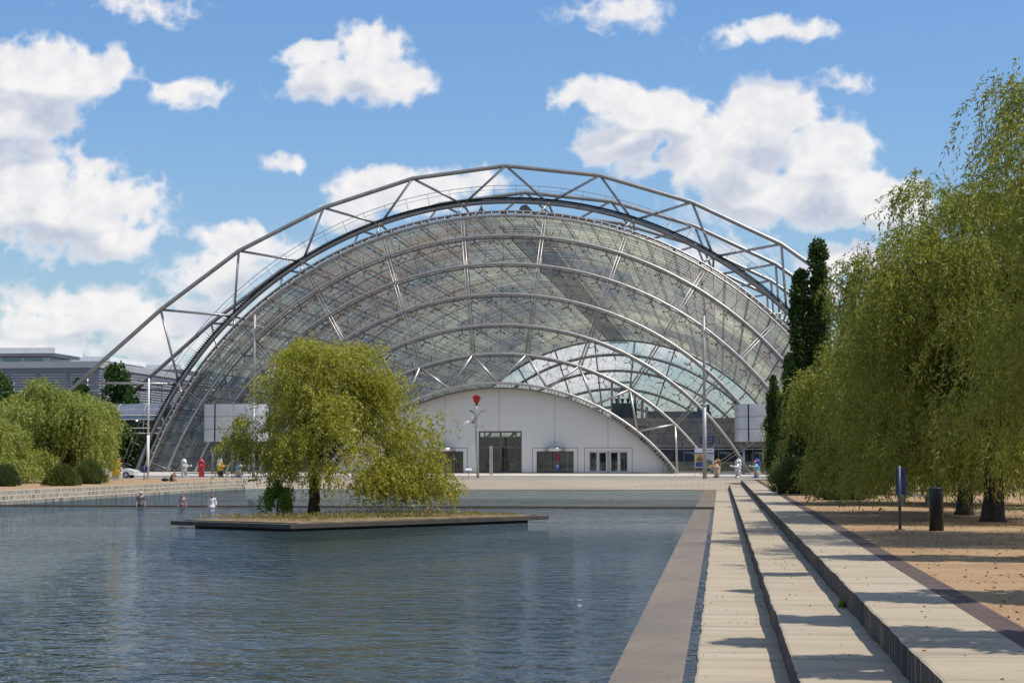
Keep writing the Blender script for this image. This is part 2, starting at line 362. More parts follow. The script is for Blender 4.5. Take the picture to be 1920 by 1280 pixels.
def leaf_mat(name, c1, c2, c3, trans=.35, rough=.5):
    m = bpy.data.materials.new(name); m.use_nodes = True; t = NT(m.node_tree); t.n.clear()
    geo = t.add('ShaderNodeNewGeometry'); r = t.add('ShaderNodeValToRGB'); e = r.color_ramp.elements
    e[0].position = 0; e[0].color = c4(c1); e[1].position = 1; e[1].color = c4(c3); k = e.new(.55); k.color = c4(c2)
    n = t.noise(geo.outputs['Position'], .9, 3, .6)
    t.link(t.math('ADD', t.math('MULTIPLY', geo.outputs['Random Per Island'], .65), t.math('MULTIPLY', t.math('SUBTRACT', n, .25), .7)), r.inputs[0])
    df = t.add('ShaderNodeBsdfPrincipled'); t.link(r.outputs[0], df.inputs['Base Color']); df.inputs['Roughness'].default_value = rough
    tl = t.add('ShaderNodeBsdfTranslucent'); t.link(t.mix(1.0, r.outputs[0], (1.25,1.3,.7,1), 'MULTIPLY'), tl.inputs[0])
    mx = t.add('ShaderNodeMixShader'); mx.inputs[0].default_value = trans; t.link(df.outputs[0], mx.inputs[1]); t.link(tl.outputs[0], mx.inputs[2])
    o = t.add('ShaderNodeOutputMaterial'); t.link(mx.outputs[0], o.inputs[0]); MATS[name] = m; return m
M_lwill = leaf_mat('willow_leaf_yellow', (.15,.18,.03), (.40,.38,.06), (.66,.54,.12), .45)
M_lwil2 = leaf_mat('willow_leaf_green', (.11,.135,.022), (.27,.28,.048), (.52,.50,.12), .45)
M_lwilL = leaf_mat('willow_leaf_pale', (.14,.19,.035), (.32,.35,.08), (.54,.54,.17), .42)
M_ldark = leaf_mat('oak_leaf', (.028,.055,.012), (.055,.10,.02), (.10,.16,.03), .3)
M_lbush = leaf_mat('bush_leaf', (.05,.07,.012), (.11,.135,.022), (.20,.22,.04), .3)
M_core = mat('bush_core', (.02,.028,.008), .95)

# ------------------------------------------------------------------ ground, pool, steps
WZ = -.76
X1, X2, X3, XB, XG = -.325, .83, 1.98, 3.18, 3.56
XL = -42.0
YA, YBK = -12.0, 800.0
RNG = np.random.default_rng(5)
def sheet(x0, x1, y0, y1, z): return MB().add([(x0,y0,z),(x1,y0,z),(x1,y1,z),(x0,y1,z)], [(0,1,2,3)])
gd = MB()
for (a, b, c, d_) in ((-900, -54, -300, 1500), (60, 900, -300, 1500), (-54, 60, -300, YA), (-54, 60, 196, 1500)):
    gd.add([(a,c,-.03),(b,c,-.03),(b,d_,-.03),(a,d_,-.03)], [(0,1,2,3)])
struct('ground', gd, M_ground)
struct('gravel_path_right', sheet(XG, 60, YA, 177.0, .0), M_gravel)
gl_ = MB(); gl_.add([(-160,YA,.02),(XL-2.3,YA,.02),(XL-2.3,164,.02),(-160,164,.02)], [(0,1,2,3)]); struct('gravel_path_left', gl_, M_gravel)
bk = MB().box(XB, XG, YA, 177.0, -.1, .004); struct('brick_edging', bk, M_brick)
# pool beds
pb = MB(); pb.box(XL, X1+.3, YA, 103.2, -1.7, -1.6); pb.box(XL, X1+.3, 106.0, 166, -1.7, -1.6); struct('pool_floor', pb, M_pool)
wt = MB(); wt.add([(XL,YA,WZ),(X1+.01,YA,WZ),(X1+.01,103.3,WZ),(XL,103.3,WZ)], [(0,1,2,3)])
struct('lower_pool_water', wt, M_water)
wt = MB(); wt.add([(XL,105.9,WZ+.03),(X1+.01,105.9,WZ+.03),(X1+.01,166,WZ+.03),(XL,166,WZ+.03)], [(0,1,2,3)])
struct('upper_pool_water', wt, M_water)
# ledge just under/at the surface beside the lowest step
lg = MB(); xa_, xb_ = G(1140,1280,WZ).x, G(1279,1280,WZ).x
lg.box(xa_, xb_, YA, 101.6, -1.6, WZ+.006); lg.box(xa_, xb_+.25, 106.0, 165, -1.6, WZ+.036); struct('sunken_ledge', lg, M_ledge)
# weir path between the pools
ww = MB(); ww.box(XL, X1, 103.3, 103.5, -1.6, WZ+.012); struct('weir_lip', ww, mat('weir_stone', (.22,.17,.12), .35, 0, .4, 1.5))
ww = MB(); ww.box(XL, X1, 105.7, 105.9, -1.6, WZ+.045); struct('weir_far_wall', ww, M_trough)
ww = MB(); ww.box(XL, X1, 103.5, 105.7, -1.56, -1.46); struct('sunken_walkway', ww, M_trough)
# steps on the right: treads + risers with a slightly worn, wavy nosing
def step_run(x0, x1, y0, y1, z, zb, name, seed, side=-1):
    r = random.Random(seed); n = 420; tm = MB(); rm = MB(); pts = []
    for i in range(n+1):
        y = y0+(y1-y0)*(i/n)**1.6
        pts.append((x0+side*.0+r.uniform(-.011,.011)*1.0+.008*math.sin(y*1.3+seed), y))
    vs = []; fs = []
    for i, (x, y) in enumerate(pts):
        vs += [(x, y, z-.012+r.uniform(-.004,.004)), (x-side*.03, y, z), (x1, y, z)]
    for i in range(n):
        a = i*3; fs += [(a,a+1,a+4,a+3), (a+1,a+2,a+5,a+4)]
    tm.add(vs, [f[::-1] for f in fs] if side < 0 else fs)
    vs = []; fs = []
    for i, (x, y) in enumerate(pts): vs += [(x+.001*side, y, zb), (x, y, z-.014)]
    for i in range(n): fs.append((i*2, i*2+1, i*2+3, i*2+2))
    rm.add(vs, fs)
    rm.add([(min(x0,x1),y1,zb),(max(x0,x1),y1,zb),(max(x0,x1),y1,z-.001),(min(x0,x1),y1,z-.001)], [(0,1,2,3)])
    t_ = tm.build(name, M_conc); tag(t_, kind='structure')
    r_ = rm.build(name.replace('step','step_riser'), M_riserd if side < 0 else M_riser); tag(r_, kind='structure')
step_run(X1, X2+.02, YA, 165.2, -.71, -1.6, 'lower_step', 1)
step_run(X2, X3+.02, YA, 171.0, -.355, -.8, 'middle_step', 2)
step_run(X3, XB, YA, 177.0, .0, -.5, 'upper_step', 3)
# steps on the left
step_run(XL, XL-.8, YA, 163, -.50, -1.6, 'left_lower_step', 4, 1)
step_run(XL-.78, XL-1.6, YA, 166, -.24, -.8, 'left_middle_step', 5, 1)
step_run(XL-1.58, XL-2.3, YA, 170, .03, -.5, 'left_upper_step', 6, 1)
# ramp and plaza
rp = MB()
rp.add([(XL-12,164,WZ-.02),(XB,164,WZ-.02),(XB,177,0),(XL-12,177,0)], [(0,1,2,3)]); struct('plaza_ramp', rp, M_ramp)
gl2 = MB(); gl2.add([(-160,164,.0),(XL-2.3,164,.0),(XL-2.3,177,.0),(-160,177,.0)], [(0,1,2,3)]); struct('left_path_end', gl2, M_gravel)
pz = MB(); pz.box(-160, 60, 177.0, 178.2, -.2, .035); struct('plaza_edge_strip', pz, M_plaza)
pz = MB(); pz.add([(-160,178.2,.02),(60,178.2,.02),(60,187,.16),(-160,187,.16)], [(0,1,2,3)]); struct('plaza_road', pz, M_plazad)
pz = MB(); pz.add([(-160,187,.10),(60,187,.10),(60,187,.245),(-160,187,.245)], [(0,1,2,3)]); pz.add([(-160,187,.245),(60,187,.245),(60,196,.55),(-160,196,.55)], [(0,1,2,3)])
struct('entrance_apron', pz, M_plaza)
M_hfloor = two_scale('hall_floor_stone', (.28,.23,.18), (.38,.32,.26), .05, (.12,.18,.08), .045, .35, .05, 30, gridy=[(0,3.1,.05),(1,3.1,.05)])
struct('hall_floor', sheet(-66, 20, 196, 415, .555), M_hfloor)

# ------------------------------------------------------------------ the glass hall
XA, ZC, FZ = -22.85, -13.3, .55
RV = 41.4
YF, YR = 197.2, 410.0
hall = empty('glass_hall', 'long arched glass and steel exhibition hall with outside trusses behind the pool', 'building', (XA, 199, FZ))
HO = Vector((XA, 199, FZ))
def hb(mb, name, m, smooth=True, parent=None, off=None):
    base = HO if parent is None else HO
    mb.v = [tuple(Vector(q)-base) for q in mb.v]
    return mb.build(name, m, parent or hall, smooth)
def arc(R, a0, a1, Y, n=60):
    return [(XA+R*math.sin(a), Y, ZC+R*math.cos(a)) for a in [a0+(a1-a0)*i/n for i in range(n+1)]]
def half(R, z=FZ): return math.acos(min(1, (z-ZC)/R))
def pol(R, deg, Y): a = rad(deg); return (XA+R*math.sin(a), Y, ZC+R*math.cos(a))
# trusses
ST = 20.5; YT0 = 199.3; RB = 43.0
TN = {0:(46.9),1:(46.8),2:(47.1),3:(48.1),4:(49.6)}
BA = [6.2,18.65,31.3,44.2,57.0]
hb_angle = math.degrees(half(RB, 0))
def truss(k):
    Y = YT0+ST*k
    tr = bpy.data.objects.new('arch_truss', None); COL.objects.link(tr); tr.parent = hall; tr.location = (0,0,0)
    tops = [pol(TN[abs(i)], 12.6*i, Y) for i in range(-4, 5)]
    p3, p4 = Vector(tops[1]), Vector(tops[0]); dv = (p4-p3)
    dvv = Vector((-.755, 0, -.655)); L = (p4.z-0)/.655; e0 = p4+dvv*L
    q4 = Vector(tops[-1]); dvr = Vector((.755, 0, -.655)); e1 = q4+dvr*L
    hb(MB().tube([e0]+tops+[e1], .235, 10), 'top_chord', M_steelg, parent=tr)
    hb(MB().tube(arc(RB, -half(RB,0), half(RB,0), Y, 90), .25, 10), 'bottom_chord', M_steelg, parent=tr)
    for sgn in (-1, 1):
        for i, a in enumerate(BA):
            b = pol(RB, sgn*a, Y)
            t0 = pol(TN[i], sgn*12.6*i, Y)
            hb(MB().tube([b, t0], .135, 8), 'diagonal', M_steelg, parent=tr)
            if i < 4: t1 = pol(TN[i+1], sgn*12.6*(i+1), Y)
            else:
                ee = e0 if sgn < 0 else e1; st_ = p4 if sgn < 0 else q4
                t1 = st_+(ee-st_)*((st_.z-b[2]-.2)/(st_.z))
            hb(MB().tube([b, t1], .135, 8), 'diagonal', M_steelg, parent=tr)
            m_ = MB()
            for dy in (-1.3, 1.3): m_.tube([b, pol(RV+.3, sgn*a+0.9*(1 if dy > 0 else -1), Y+dy)], .13, 6)
            m_.sph(b, .36, 8, 6)
            hb(m_, 'strut_pair', M_steel, parent=tr)
    if k in (0, 2):
        m_ = MB(); n = 380; hh = half(RB, 1)
        for i in range(n):
            a = -hh+2*hh*i/n
            c = Vector(pol(RB+.40, math.degrees(a), Y)); rot = Matrix.Rotation(a+(.35 if a > 0 else -.35), 3, 'Y')
            m_.obox(c, .26, .9, .05, rot.to_3x3()) if False else m_.obox(c, .30, .9, .05)
        m_.tube(arc(RB+.33, -hh, hh, Y, 90), .07, 5); hb(m_, 'stair_treads', M_dark, False, tr)
        m_ = MB(); m_.tube(arc(RB+1.7, -hh, hh, Y-.4, 90), .035, 5); m_.tube(arc(RB+1.25, -hh, hh, Y-.4, 90), .02, 4)
        for i in range(46):
            a = -hh+2*hh*i/45; m_.tube([pol(RB+.3, math.degrees(a), Y-.4), pol(RB+1.7, math.degrees(a), Y-.4)], .025, 4)
        hb(m_, 'handrail', M_steelg, True, tr)
for k in range(10): truss(k)
# vault glass
def annulus(R0, R1, Y, a_of_R, n=80, m=8):
    vs = []; fs = []; uv = []
    for j in range(m+1):
        R = R0+(R1-R0)*j/m; hh = a_of_R(R)
        for i in range(n+1):
            a = -hh+2*hh*i/n; vs.append((XA+R*math.sin(a), Y(R), ZC+R*math.cos(a))); uv.append((a*32, R))
    for j in range(m):
        for i in range(n):
            q = j*(n+1)+i; fs.append((q, q+1, q+n+2, q+n+1))
    return vs, fs, uv
def build_uv(vs, fs, uv, name, m, smooth=True):
    vs = [tuple(Vector(q)-HO) for q in vs]
    me = bpy.data.meshes.new(name); me.from_pydata(vs, [], fs); me.update(); me.materials.append(m)
    lay = me.uv_layers.new(name='UVMap')
    idx = np.zeros(len(me.loops), dtype=np.int32); me.loops.foreach_get('vertex_index', idx)
    lay.data.foreach_set('uv', np.array(uv, dtype=np.float32)[idx].ravel())
    o = bpy.data.objects.new(name, me); COL.objects.link(o); o.parent = hall
    if smooth: me.polygons.foreach_set('use_smooth', [True]*len(me.polygons))
    return o
hv = half(RV); vs = []; fs = []; uv = []; na, ny = 120, 4
for j in range(ny+1):
    y = YF+(YR-YF)*j/ny
    for i in range(na+1):
        a = -hv+2*hv*i/na; vs.append((XA+RV*math.sin(a), y, ZC+RV*math.cos(a))); uv.append(((a+hv)*RV, y-YF))
for j in range(ny):
    for i in range(na): q = j*(na+1)+i; fs.append((q, q+1, q+na+2, q+na+1))
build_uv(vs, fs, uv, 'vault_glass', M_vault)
ribm = MB().tube(arc(RV+.28, -hv, hv, YF, 72), .12, 6); ribm.v = [tuple(Vector(q)-HO) for q in ribm.v]
rib0 = ribm.build('arch_rib', M_steelg, hall, True)
nr = int((YR-YF)/3.1)
for k in range(1, nr+1):
    c = rib0.copy(); COL.objects.link(c); c.parent = hall; c.location = (0, 3.1*k, 0)
for k in range(33):
    a = -hv+.03+(2*hv-.06)*k/32
    hb(MB().tube([(XA+(RV+.28)*math.sin(a), YF, ZC+(RV+.28)*math.cos(a)), (XA+(RV+.28)*math.sin(a), YR, ZC+(RV+.28)*math.cos(a))], .11, 6), 'purlin', M_steelg)
# gangway hung under the ridge, one dark strip with rungs
gw = MB()
for sx_ in (-1.9, 1.9): gw.box(XA+1.2+sx_-.05, XA+1.2+sx_+.05, YF+2, YR-2, 26.95, 27.1)
y = YF+2.5
while y < YR-3: gw.box(XA-.6, XA+3.0, y, y+.30, 27.0, 27.06); y += 1.55
hb(gw, 'ridge_gangway', M_steelg, False)
# roof hatches sticking up at the ridge
for dx_, w_ in ((-2.6,.9),(2.3,1.9)):
    c = Vector((XA+dx_, YF+1.5, 28.3)); hb(MB().add([c+Vector((-w_/2,0,0)), c+Vector((w_/2,.2,0)), c+Vector((w_/2,1.5,.0)), c+Vector((-w_/2+.2,1.4,1.0)), c+Vector((0,.1,1.0))], [(0,1,4),(1,2,3,4),(0,4,3)]), 'roof_hatch', M_steeld, False)
# facade rings: double tubes, planes stepping slightly forward to the inner arch
RR = [23.1, 26.2, 29.3, 32.6, 35.9, 39.0, 41.2]
def YRing(R): return 192.6+(R-23.1)/18.1*4.4
for i, R in enumerate(RR):
    Y = YRing(R); hh = half(R)
    hb(MB().tube(arc(R, -hh, hh, Y, 110), .145 if i < 6 else .13, 10), 'ring_arch', M_steel)
    if i in (1, 2, 3, 4, 5):
        hb(MB().tube(arc(R-.15, -half(R-.15), half(R-.15), Y+1.25, 110), .10, 8), 'rear_ring_tube', M_steelg)
    if i == 6:
        R2 = R+.45; hb(MB().tube(arc(R2, -half(R2), half(R2), Y+.5, 110), .12, 8), 'rim_tube', M_steel)
for sgn in (-1, 1):
    for a in BA+[69.0]:
        p0_, p1_ = pol(RR[1], sgn*a, YRing(RR[1])), pol(RR[-1], sgn*a, YRing(RR[-1]))
        if p1_[2] < FZ+.5: continue
        if p0_[2] < FZ:
            R = (FZ-ZC)/math.cos(rad(a)); p0_ = pol(R, sgn*a, YRing(R))
        m_ = MB()
        for da in (-.15, .15):
            tx = math.cos(rad(a))*da; tz = -math.sin(rad(a))*sgn*da
            m_.tube([(p0_[0]+tx, p0_[1], p0_[2]+tz), (p1_[0]+tx, p1_[1], p1_[2]+tz)], .055, 6)
            m_.tube([(p0_[0]+tx, p0_[1]+1.25, p0_[2]+tz), (p1_[0]+tx, p1_[1]+1.25, p1_[2]+tz)], .045, 6)
        hb(m_, 'radial_post', M_steel)
    inn = [0, 12.9, 25.8, 38.6]
    for j, a in enumerate([6.2, 18.65, 31.3, 44.2]):
        up = pol(RR[1], sgn*a, YRing(RR[1]))
        for b in (inn[j], inn[j+1] if j+1 < len(inn) else 52.5):
            lo = pol(RR[0], sgn*b, YRing(RR[0])) if b < 50 else (XA+sgn*(RR[0]*math.sin(half(RR[0]))), YRing(RR[0]), FZ)
            if (j == 3 and b > 50): up2 = up; 
            hb(MB().tube([up, lo], .13, 8), 'web_brace', M_steel)
# facade glass
v_, f_, u_ = annulus(22.75, 41.3, lambda R: YRing(R)+.55, lambda R: half(R))
build_uv(v_, f_, u_, 'facade_glass', M_fglass)
# studs on the innermost arch and the outer rim
st = MB()
for (R, n, dr) in ((23.1, 110, -.50), (41.2, 120, .5)):
    hh = half(R)
    for i in range(n):
        a = math.degrees(-hh+2*hh*(i+.5)/n); st.tube([pol(R, a, YRing(R)-.1), pol(R+dr, a, YRing(R)+.1)], .045, 5)
o = hb(st, 'rim_studs', M_steel); o['kind'] = 'stuff'
# spider fittings
def spider(c, a, s=1.0):
    m_ = MB(); n = Vector((math.sin(a), 0, math.cos(a))); t = Vector((math.cos(a), 0, -math.sin(a))); c = Vector(c)
    j = c-n*.62*s; m_.tube([c, j], .045, 5)
    for sg in (-1, 1):
        e = j+t*sg*.42*s-n*.26*s; m_.tube([j, e], .038, 5); m_.tube([e-Vector((0,.1,0)), e+Vector((0,.1,0))+t*sg*.05], .075, 6)
    m_.tube([c+n*.12, c+n*.62+t*.18], .025, 4); m_.sph(c+n*.66+t*.18, .07, 6, 4)
    return m_
sp_list = []
for R in RR[1:6]:
    hh = half(R)-.02; n = int(2*hh*R/2.04)
    for i in range(n+1):
        a = -hh+2*hh*i/n; c = (XA+R*math.sin(a), YRing(R)+.3, ZC+R*math.cos(a)); sp_list.append((c, a))
sp_list.sort(key=lambda q: abs(q[0][0]-(XA+10)))
rest = MB()
for i, (c, a) in enumerate(sp_list):
    m_ = spider(c, a)
    if i < 100: hb(m_, 'glass_fitting', M_dark)
    else: rest.add(m_.v, m_.f)
o = hb(rest, 'glass_fittings', M_dark); o['kind'] = 'stuff'
# rear end wall
for R in (22.5, 26.5, 30.5, 34.5, 38.0, 41.3):
    hb(MB().tube(arc(R, -half(R), half(R), YR, 80), .30, 8), 'rear_arch', M_steelg)
for a in (-57,-44,-31.3,-18.7,-6.2,6.2,18.7,31.3,44,57):
    R0 = max(22.5, (FZ-ZC)/math.cos(rad(a))); hb(MB().tube([pol(R0, a, YR), pol(41.3, a, YR)], .18, 6), 'rear_radial', M_steelg)
v_, f_, u_ = annulus(14.2, 41.3, lambda R: YR+.3, lambda R: half(R)); build_uv(v_, f_, u_, 'rear_glass', M_bglass)
rs = MB()
for R in (26.5, 30.5, 34.5, 38.0):
    hh = half(R)-.1; n = int(2*hh*R/2.6)
    for i in range(n):
        a = -hh+2*hh*i/n; rs.add(*(lambda q: (q.v, q.f))(spider((XA+R*math.sin(a), YR-.3, ZC+R*math.cos(a)), a, 1.6)))
o = hb(rs, 'rear_glass_fittings', M_dark); o['kind'] = 'stuff'

# ------------------------------------------------------------------ white entrance wall
wallT = empty('entrance_wall', 'white arched entrance wall with five doorways below the glass facade', 'wall', (XA, 194, FZ))
WO = Vector((XA, 194, FZ))
def wb(mb, name, m, smooth=False, parent=None):
    mb.v = [tuple(Vector(q)-WO) for q in mb.v]; return mb.build(name, m, parent or wallT, smooth)
M_wall = two_scale('white_wall_panels', (.66,.65,.60), (.72,.71,.66), .12, (.58,.585,.565), .35, .55, .03, 8, scale=(1,1,.4))
RW = 22.6; HW = math.sqrt(RW**2-(FZ-ZC)**2)
def px2x(u): return (u-942.5)/18.04
opens = [(px2x(902), px2x(984), 4.85), (px2x(1012), px2x(1082), 2.75), (px2x(1110), px2x(1184), 2.75), (-px2x(1082), -px2x(1012), 2.75), (-px2x(1184), -px2x(1110), 2.75)]
xs = sorted(set([-HW, HW]+[o_[0] for o_ in opens]+[o_[1] for o_ in opens]+list(np.linspace(-HW, HW, 120))))
wm = MB()
def ztop(x): return ZC+math.sqrt(max(RW**2-x*x, (FZ-ZC)**2))
for a, b in zip(xs[:-1], xs[1:]):
    if b-a < 1e-6: continue
    mid = (a+b)/2; zb = FZ
    for o_ in opens:
        if o_[0] < mid < o_[1]: zb = o_[2]
    za, zc_ = ztop(a), ztop(b)
    for yy_, flip in ((194.0, False), (194.4, True)):
        q = [(XA+a,yy_,zb),(XA+b,yy_,zb),(XA+b,yy_,max(zc_,zb)),(XA+a,yy_,max(za,zb))]
        wm.add(q if not flip else q[::-1], [(0,1,2,3)])
for o_ in opens:
    wm.add([(XA+o_[0],194,FZ),(XA+o_[0],194.4,FZ),(XA+o_[0],194.4,o_[2]),(XA+o_[0],194,o_[2])], [(0,1,2,3)])
    wm.add([(XA+o_[1],194,FZ),(XA+o_[1],194.4,FZ),(XA+o_[1],194.4,o_[2]),(XA+o_[1],194,o_[2])], [(3,2,1,0)])
    wm.add([(XA+o_[0],194,o_[2]),(XA+o_[0],194.4,o_[2]),(XA+o_[1],194.4,o_[2]),(XA+o_[1],194,o_[2])], [(0,1,2,3)])
wb(wm, 'wall', M_wall)
jm = MB()
for u in (635, 735.5, 838, 941, 1046.5, 1146.5, 1250):
    x = px2x(u); zb = FZ
    for o_ in opens:
        if o_[0] < x < o_[1]: zb = 3.12 if o_[2] < 3 else o_[2]
    if ztop(x)-.1 > zb: jm.box(XA+x-.018, XA+x+.018, 193.985, 194.01, zb, ztop(x)-.1)
for o_ in opens[1:]:
    x0, x1, zt = o_[0]-.42, o_[1]+.42, 3.1
    jm.box(XA+x0-.03, XA+x0+.03, 193.985, 194.01, FZ, zt); jm.box(XA+x1-.03, XA+x1+.03, 193.985, 194.01, FZ, zt); jm.box(XA+x0, XA+x1, 193.985, 194.01, zt-.03, zt+.03)
wb(jm, 'panel_joints', mat('joint_grey', (.22,.22,.21), .7))
# arched hood over the wall: a band 1.5 m deep
hm = MB(); hh = half(RW+.12); n = 90; vs = []; fs = []
for i in range(n+1):
    a = -hh+2*hh*i/n
    for (R, y) in ((RW+.0,192.9),(RW+.10,192.9),(RW+.10,194.4),(RW+.0,194.4)): vs.append((XA+R*math.sin(a), y, ZC+R*math.cos(a)))
for i in range(n):
    for k in range(4): a = i*4+k; b = i*4+(k+1) % 4; fs.append((a, b, b+4, a+4))
hm.add(vs, fs); wb(hm, 'arch_hood', M_steeld, True)
# doors
def frame_box(m_, x0, x1, z0, z1, t=.08, y=194.2, d_=.12):
    m_.box(x0, x0+t, y-d_/2, y+d_/2, z0, z1); m_.box(x1-t, x1, y-d_/2, y+d_/2, z0, z1)
    m_.box(x0+t, x1-t, y-d_/2, y+d_/2, z1-t, z1); m_.box(x0+t, x1-t, y-d_/2, y+d_/2, z0, z0+t)
x0, x1 = XA+opens[0][0], XA+opens[0][1]; m_ = MB(); frame_box(m_, x0, x1, FZ, 4.85, .16); xm = (x0+x1)/2
m_.box(xm-.06, xm+.06, 194.1, 194.3, FZ, 4.7); m_.box(x0+.55, x0+.68, 194.12, 194.28, FZ, 4.7); m_.box(x1-.68, x1-.55, 194.12, 194.28, FZ, 4.7)
for z in (1.0, 1.9, 3.2, 4.35): m_.box(x0+.68, xm-.06, 194.14, 194.26, z, z+.05); m_.box(xm+.06, x1-.68, 194.14, 194.26, z, z+.05)
gate = wb(m_, 'gate_frame', M_steeld); wb(MB().box(x0+.1, x1-.1, 194.19, 194.21, FZ, 4.75), 'gate_glass', M_door)
for oi in (1, 3):
    x0, x1 = XA+opens[oi][0], XA+opens[oi][1]; xm = (x0+x1)/2
    m_ = MB(); frame_box(m_, x0, x1, FZ, 2.75, .07)
    for q in (-1.05, -.35, 1.05): m_.box(xm+q-.05, xm+q+.05, 193.9, 194.0, FZ, 2.72)
    wb(m_, 'revolving_door_frame', M_steeld)
    m_ = MB(); m_.lathe([(1.05,2.76),(1.05,3.08)], (xm,193.75,0), 24); wb(m_, 'door_drum', mat('polished_steel', (.6,.57,.54), .25, .9, .1, 3), True)
    wb(MB().box(x0+.05, x1-.05, 194.19, 194.21, FZ, 2.72), 'door_glass', M_door)
    wb(MB().box(xm-.05, xm+.5, 193.86, 193.89, 1.75, 2.5), 'red_poster', mat('poster_red', (.20,.02,.03), .5, 0, .3, 6))
    wb(MB().box(xm-.02, xm+.5, 193.86, 193.89, .72, 1.42), 'blue_poster', M_blue)
    m_ = MB()
    for z in (1.28, 1.19, 1.06): m_.box(xm+.1, xm+.4, 193.845, 193.86, z, z+.035)
    wb(m_, 'poster_lettering', M_white)
for oi in (2, 4):
    x0, x1 = XA+opens[oi][0], XA+opens[oi][1]; xm = (x0+x1)/2
    wb(MB().box(xm-.12, xm+.12, 194.1, 194.3, FZ, 2.75), 'door_pier', M_steelg)
    for (a, b) in ((x0, xm-.12), (xm+.12, x1)):
        mm = (a+b)/2
        for (p_, q_) in ((a, mm), (mm, b)):
            m_ = MB(); frame_box(m_, p_+.005, q_-.005, FZ, 2.73, .13); lf = wb(m_, 'door_leaf', M_panel)
            wb(MB().box(p_+.1, q_-.1, 194.19, 194.21, FZ+.1, 2.65), 'door_glass', M_door)
            wb(MB().tube([(q_-.17 if p_ == a else p_+.17, 194.05, 1.35),(q_-.17 if p_ == a else p_+.17, 194.05, 1.75)], .025, 6), 'door_handle', M_steel)

lob = empty('entrance_lobby', 'dim entrance lobby with turnstiles and columns seen through the doors of the white wall', 'lobby', (XA, 204, FZ))
def lb_(mb, nm, m): mb.v = [tuple(Vector(q)-Vector((XA,204,FZ))) for q in mb.v]; return mb.build(nm, m, lob)
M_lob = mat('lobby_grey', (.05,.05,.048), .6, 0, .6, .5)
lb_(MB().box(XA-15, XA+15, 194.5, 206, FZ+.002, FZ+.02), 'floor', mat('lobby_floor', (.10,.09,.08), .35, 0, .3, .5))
lb_(MB().box(XA-15.2, XA-15, 194.5, 206, FZ, 5.4).box(XA+15, XA+15.2, 194.5, 206, FZ, 5.4), 'light_block_wall', M_lob)  # side walls added to keep stray light out of the lobby
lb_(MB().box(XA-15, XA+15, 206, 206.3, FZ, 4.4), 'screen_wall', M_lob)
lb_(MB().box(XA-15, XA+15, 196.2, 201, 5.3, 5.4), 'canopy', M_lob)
rr_ = random.Random(4)
for i in range(26):
    x = XA-14+i*1.12+rr_.uniform(-.3,.3); y = rr_.uniform(197, 204)
    if i % 3 == 0: lb_(MB().box(x-.1, x+.1, y-.1, y+.1, FZ, 5.3), 'column', M_white)
    elif i % 3 == 1: lb_(MB().box(x-.45, x+.45, y-.3, y+.3, FZ, FZ+1.0), 'turnstile', M_steel)
    else: lb_(MB().box(x-.6, x+.6, y-.3, y+.3, FZ, FZ+1.15), 'counter', mat('wood_top', (.42,.30,.18), .4, 0, .2, 3))
lb_(MB().box(XA-15, XA+15, 200, 200.1, 3.1, 3.25), 'rail', M_steel)
lb_(MB().box(XA-1.9, XA-1.4, 199.8, 199.85, 2.4, 2.65).box(XA+.0, XA+.5, 199.8, 199.85, 2.4, 2.65), 'exit_sign', mat('exit_green', (.01,.16,.07), .5))
# ------------------------------------------------------------------ inside the hall
def stone_mat():
    m = bpy.data.materials.new('stone_blocks'); m.use_nodes = True; t = NT(m.node_tree); b = t.n['Principled BSDF']
    geo = t.add('ShaderNodeNewGeometry'); sp = t.add('ShaderNodeSeparateXYZ'); t.link(geo.outputs['Position'], sp.inputs[0])
    cv = t.add('ShaderNodeCombineXYZ'); t.link(t.math('ADD', sp.outputs[0], sp.outputs[1]), cv.inputs[0]); t.link(sp.outputs[2], cv.inputs[1])
    br = t.add('ShaderNodeTexBrick'); t.link(cv.outputs[0], br.inputs['Vector']); br.inputs['Scale'].default_value = 1
    br.inputs['Brick Width'].default_value = 1.9; br.inputs['Row Height'].default_value = 1.25; br.inputs['Mortar Size'].default_value = .03
    br.inputs['Color1'].default_value = (.36,.33,.30,1); br.inputs['Color2'].default_value = (.25,.235,.22,1); br.inputs['Mortar'].default_value = (.10,.09,.085,1)
    n = t.noise(geo.outputs['Position'], .8, 5, .6)
    t.link(t.mix(.5, br.outputs[0], t.mix(n, (.4,.4,.4,1), (1.5,1.5,1.5,1)), 'MULTIPLY'), b.inputs['Base Color']); b.inputs['Roughness'].default_value = .8
    return m
M_stonew = stone_mat()
M_void = mat('dark_interior', (.03,.032,.032), .7, 0, .4, .6)
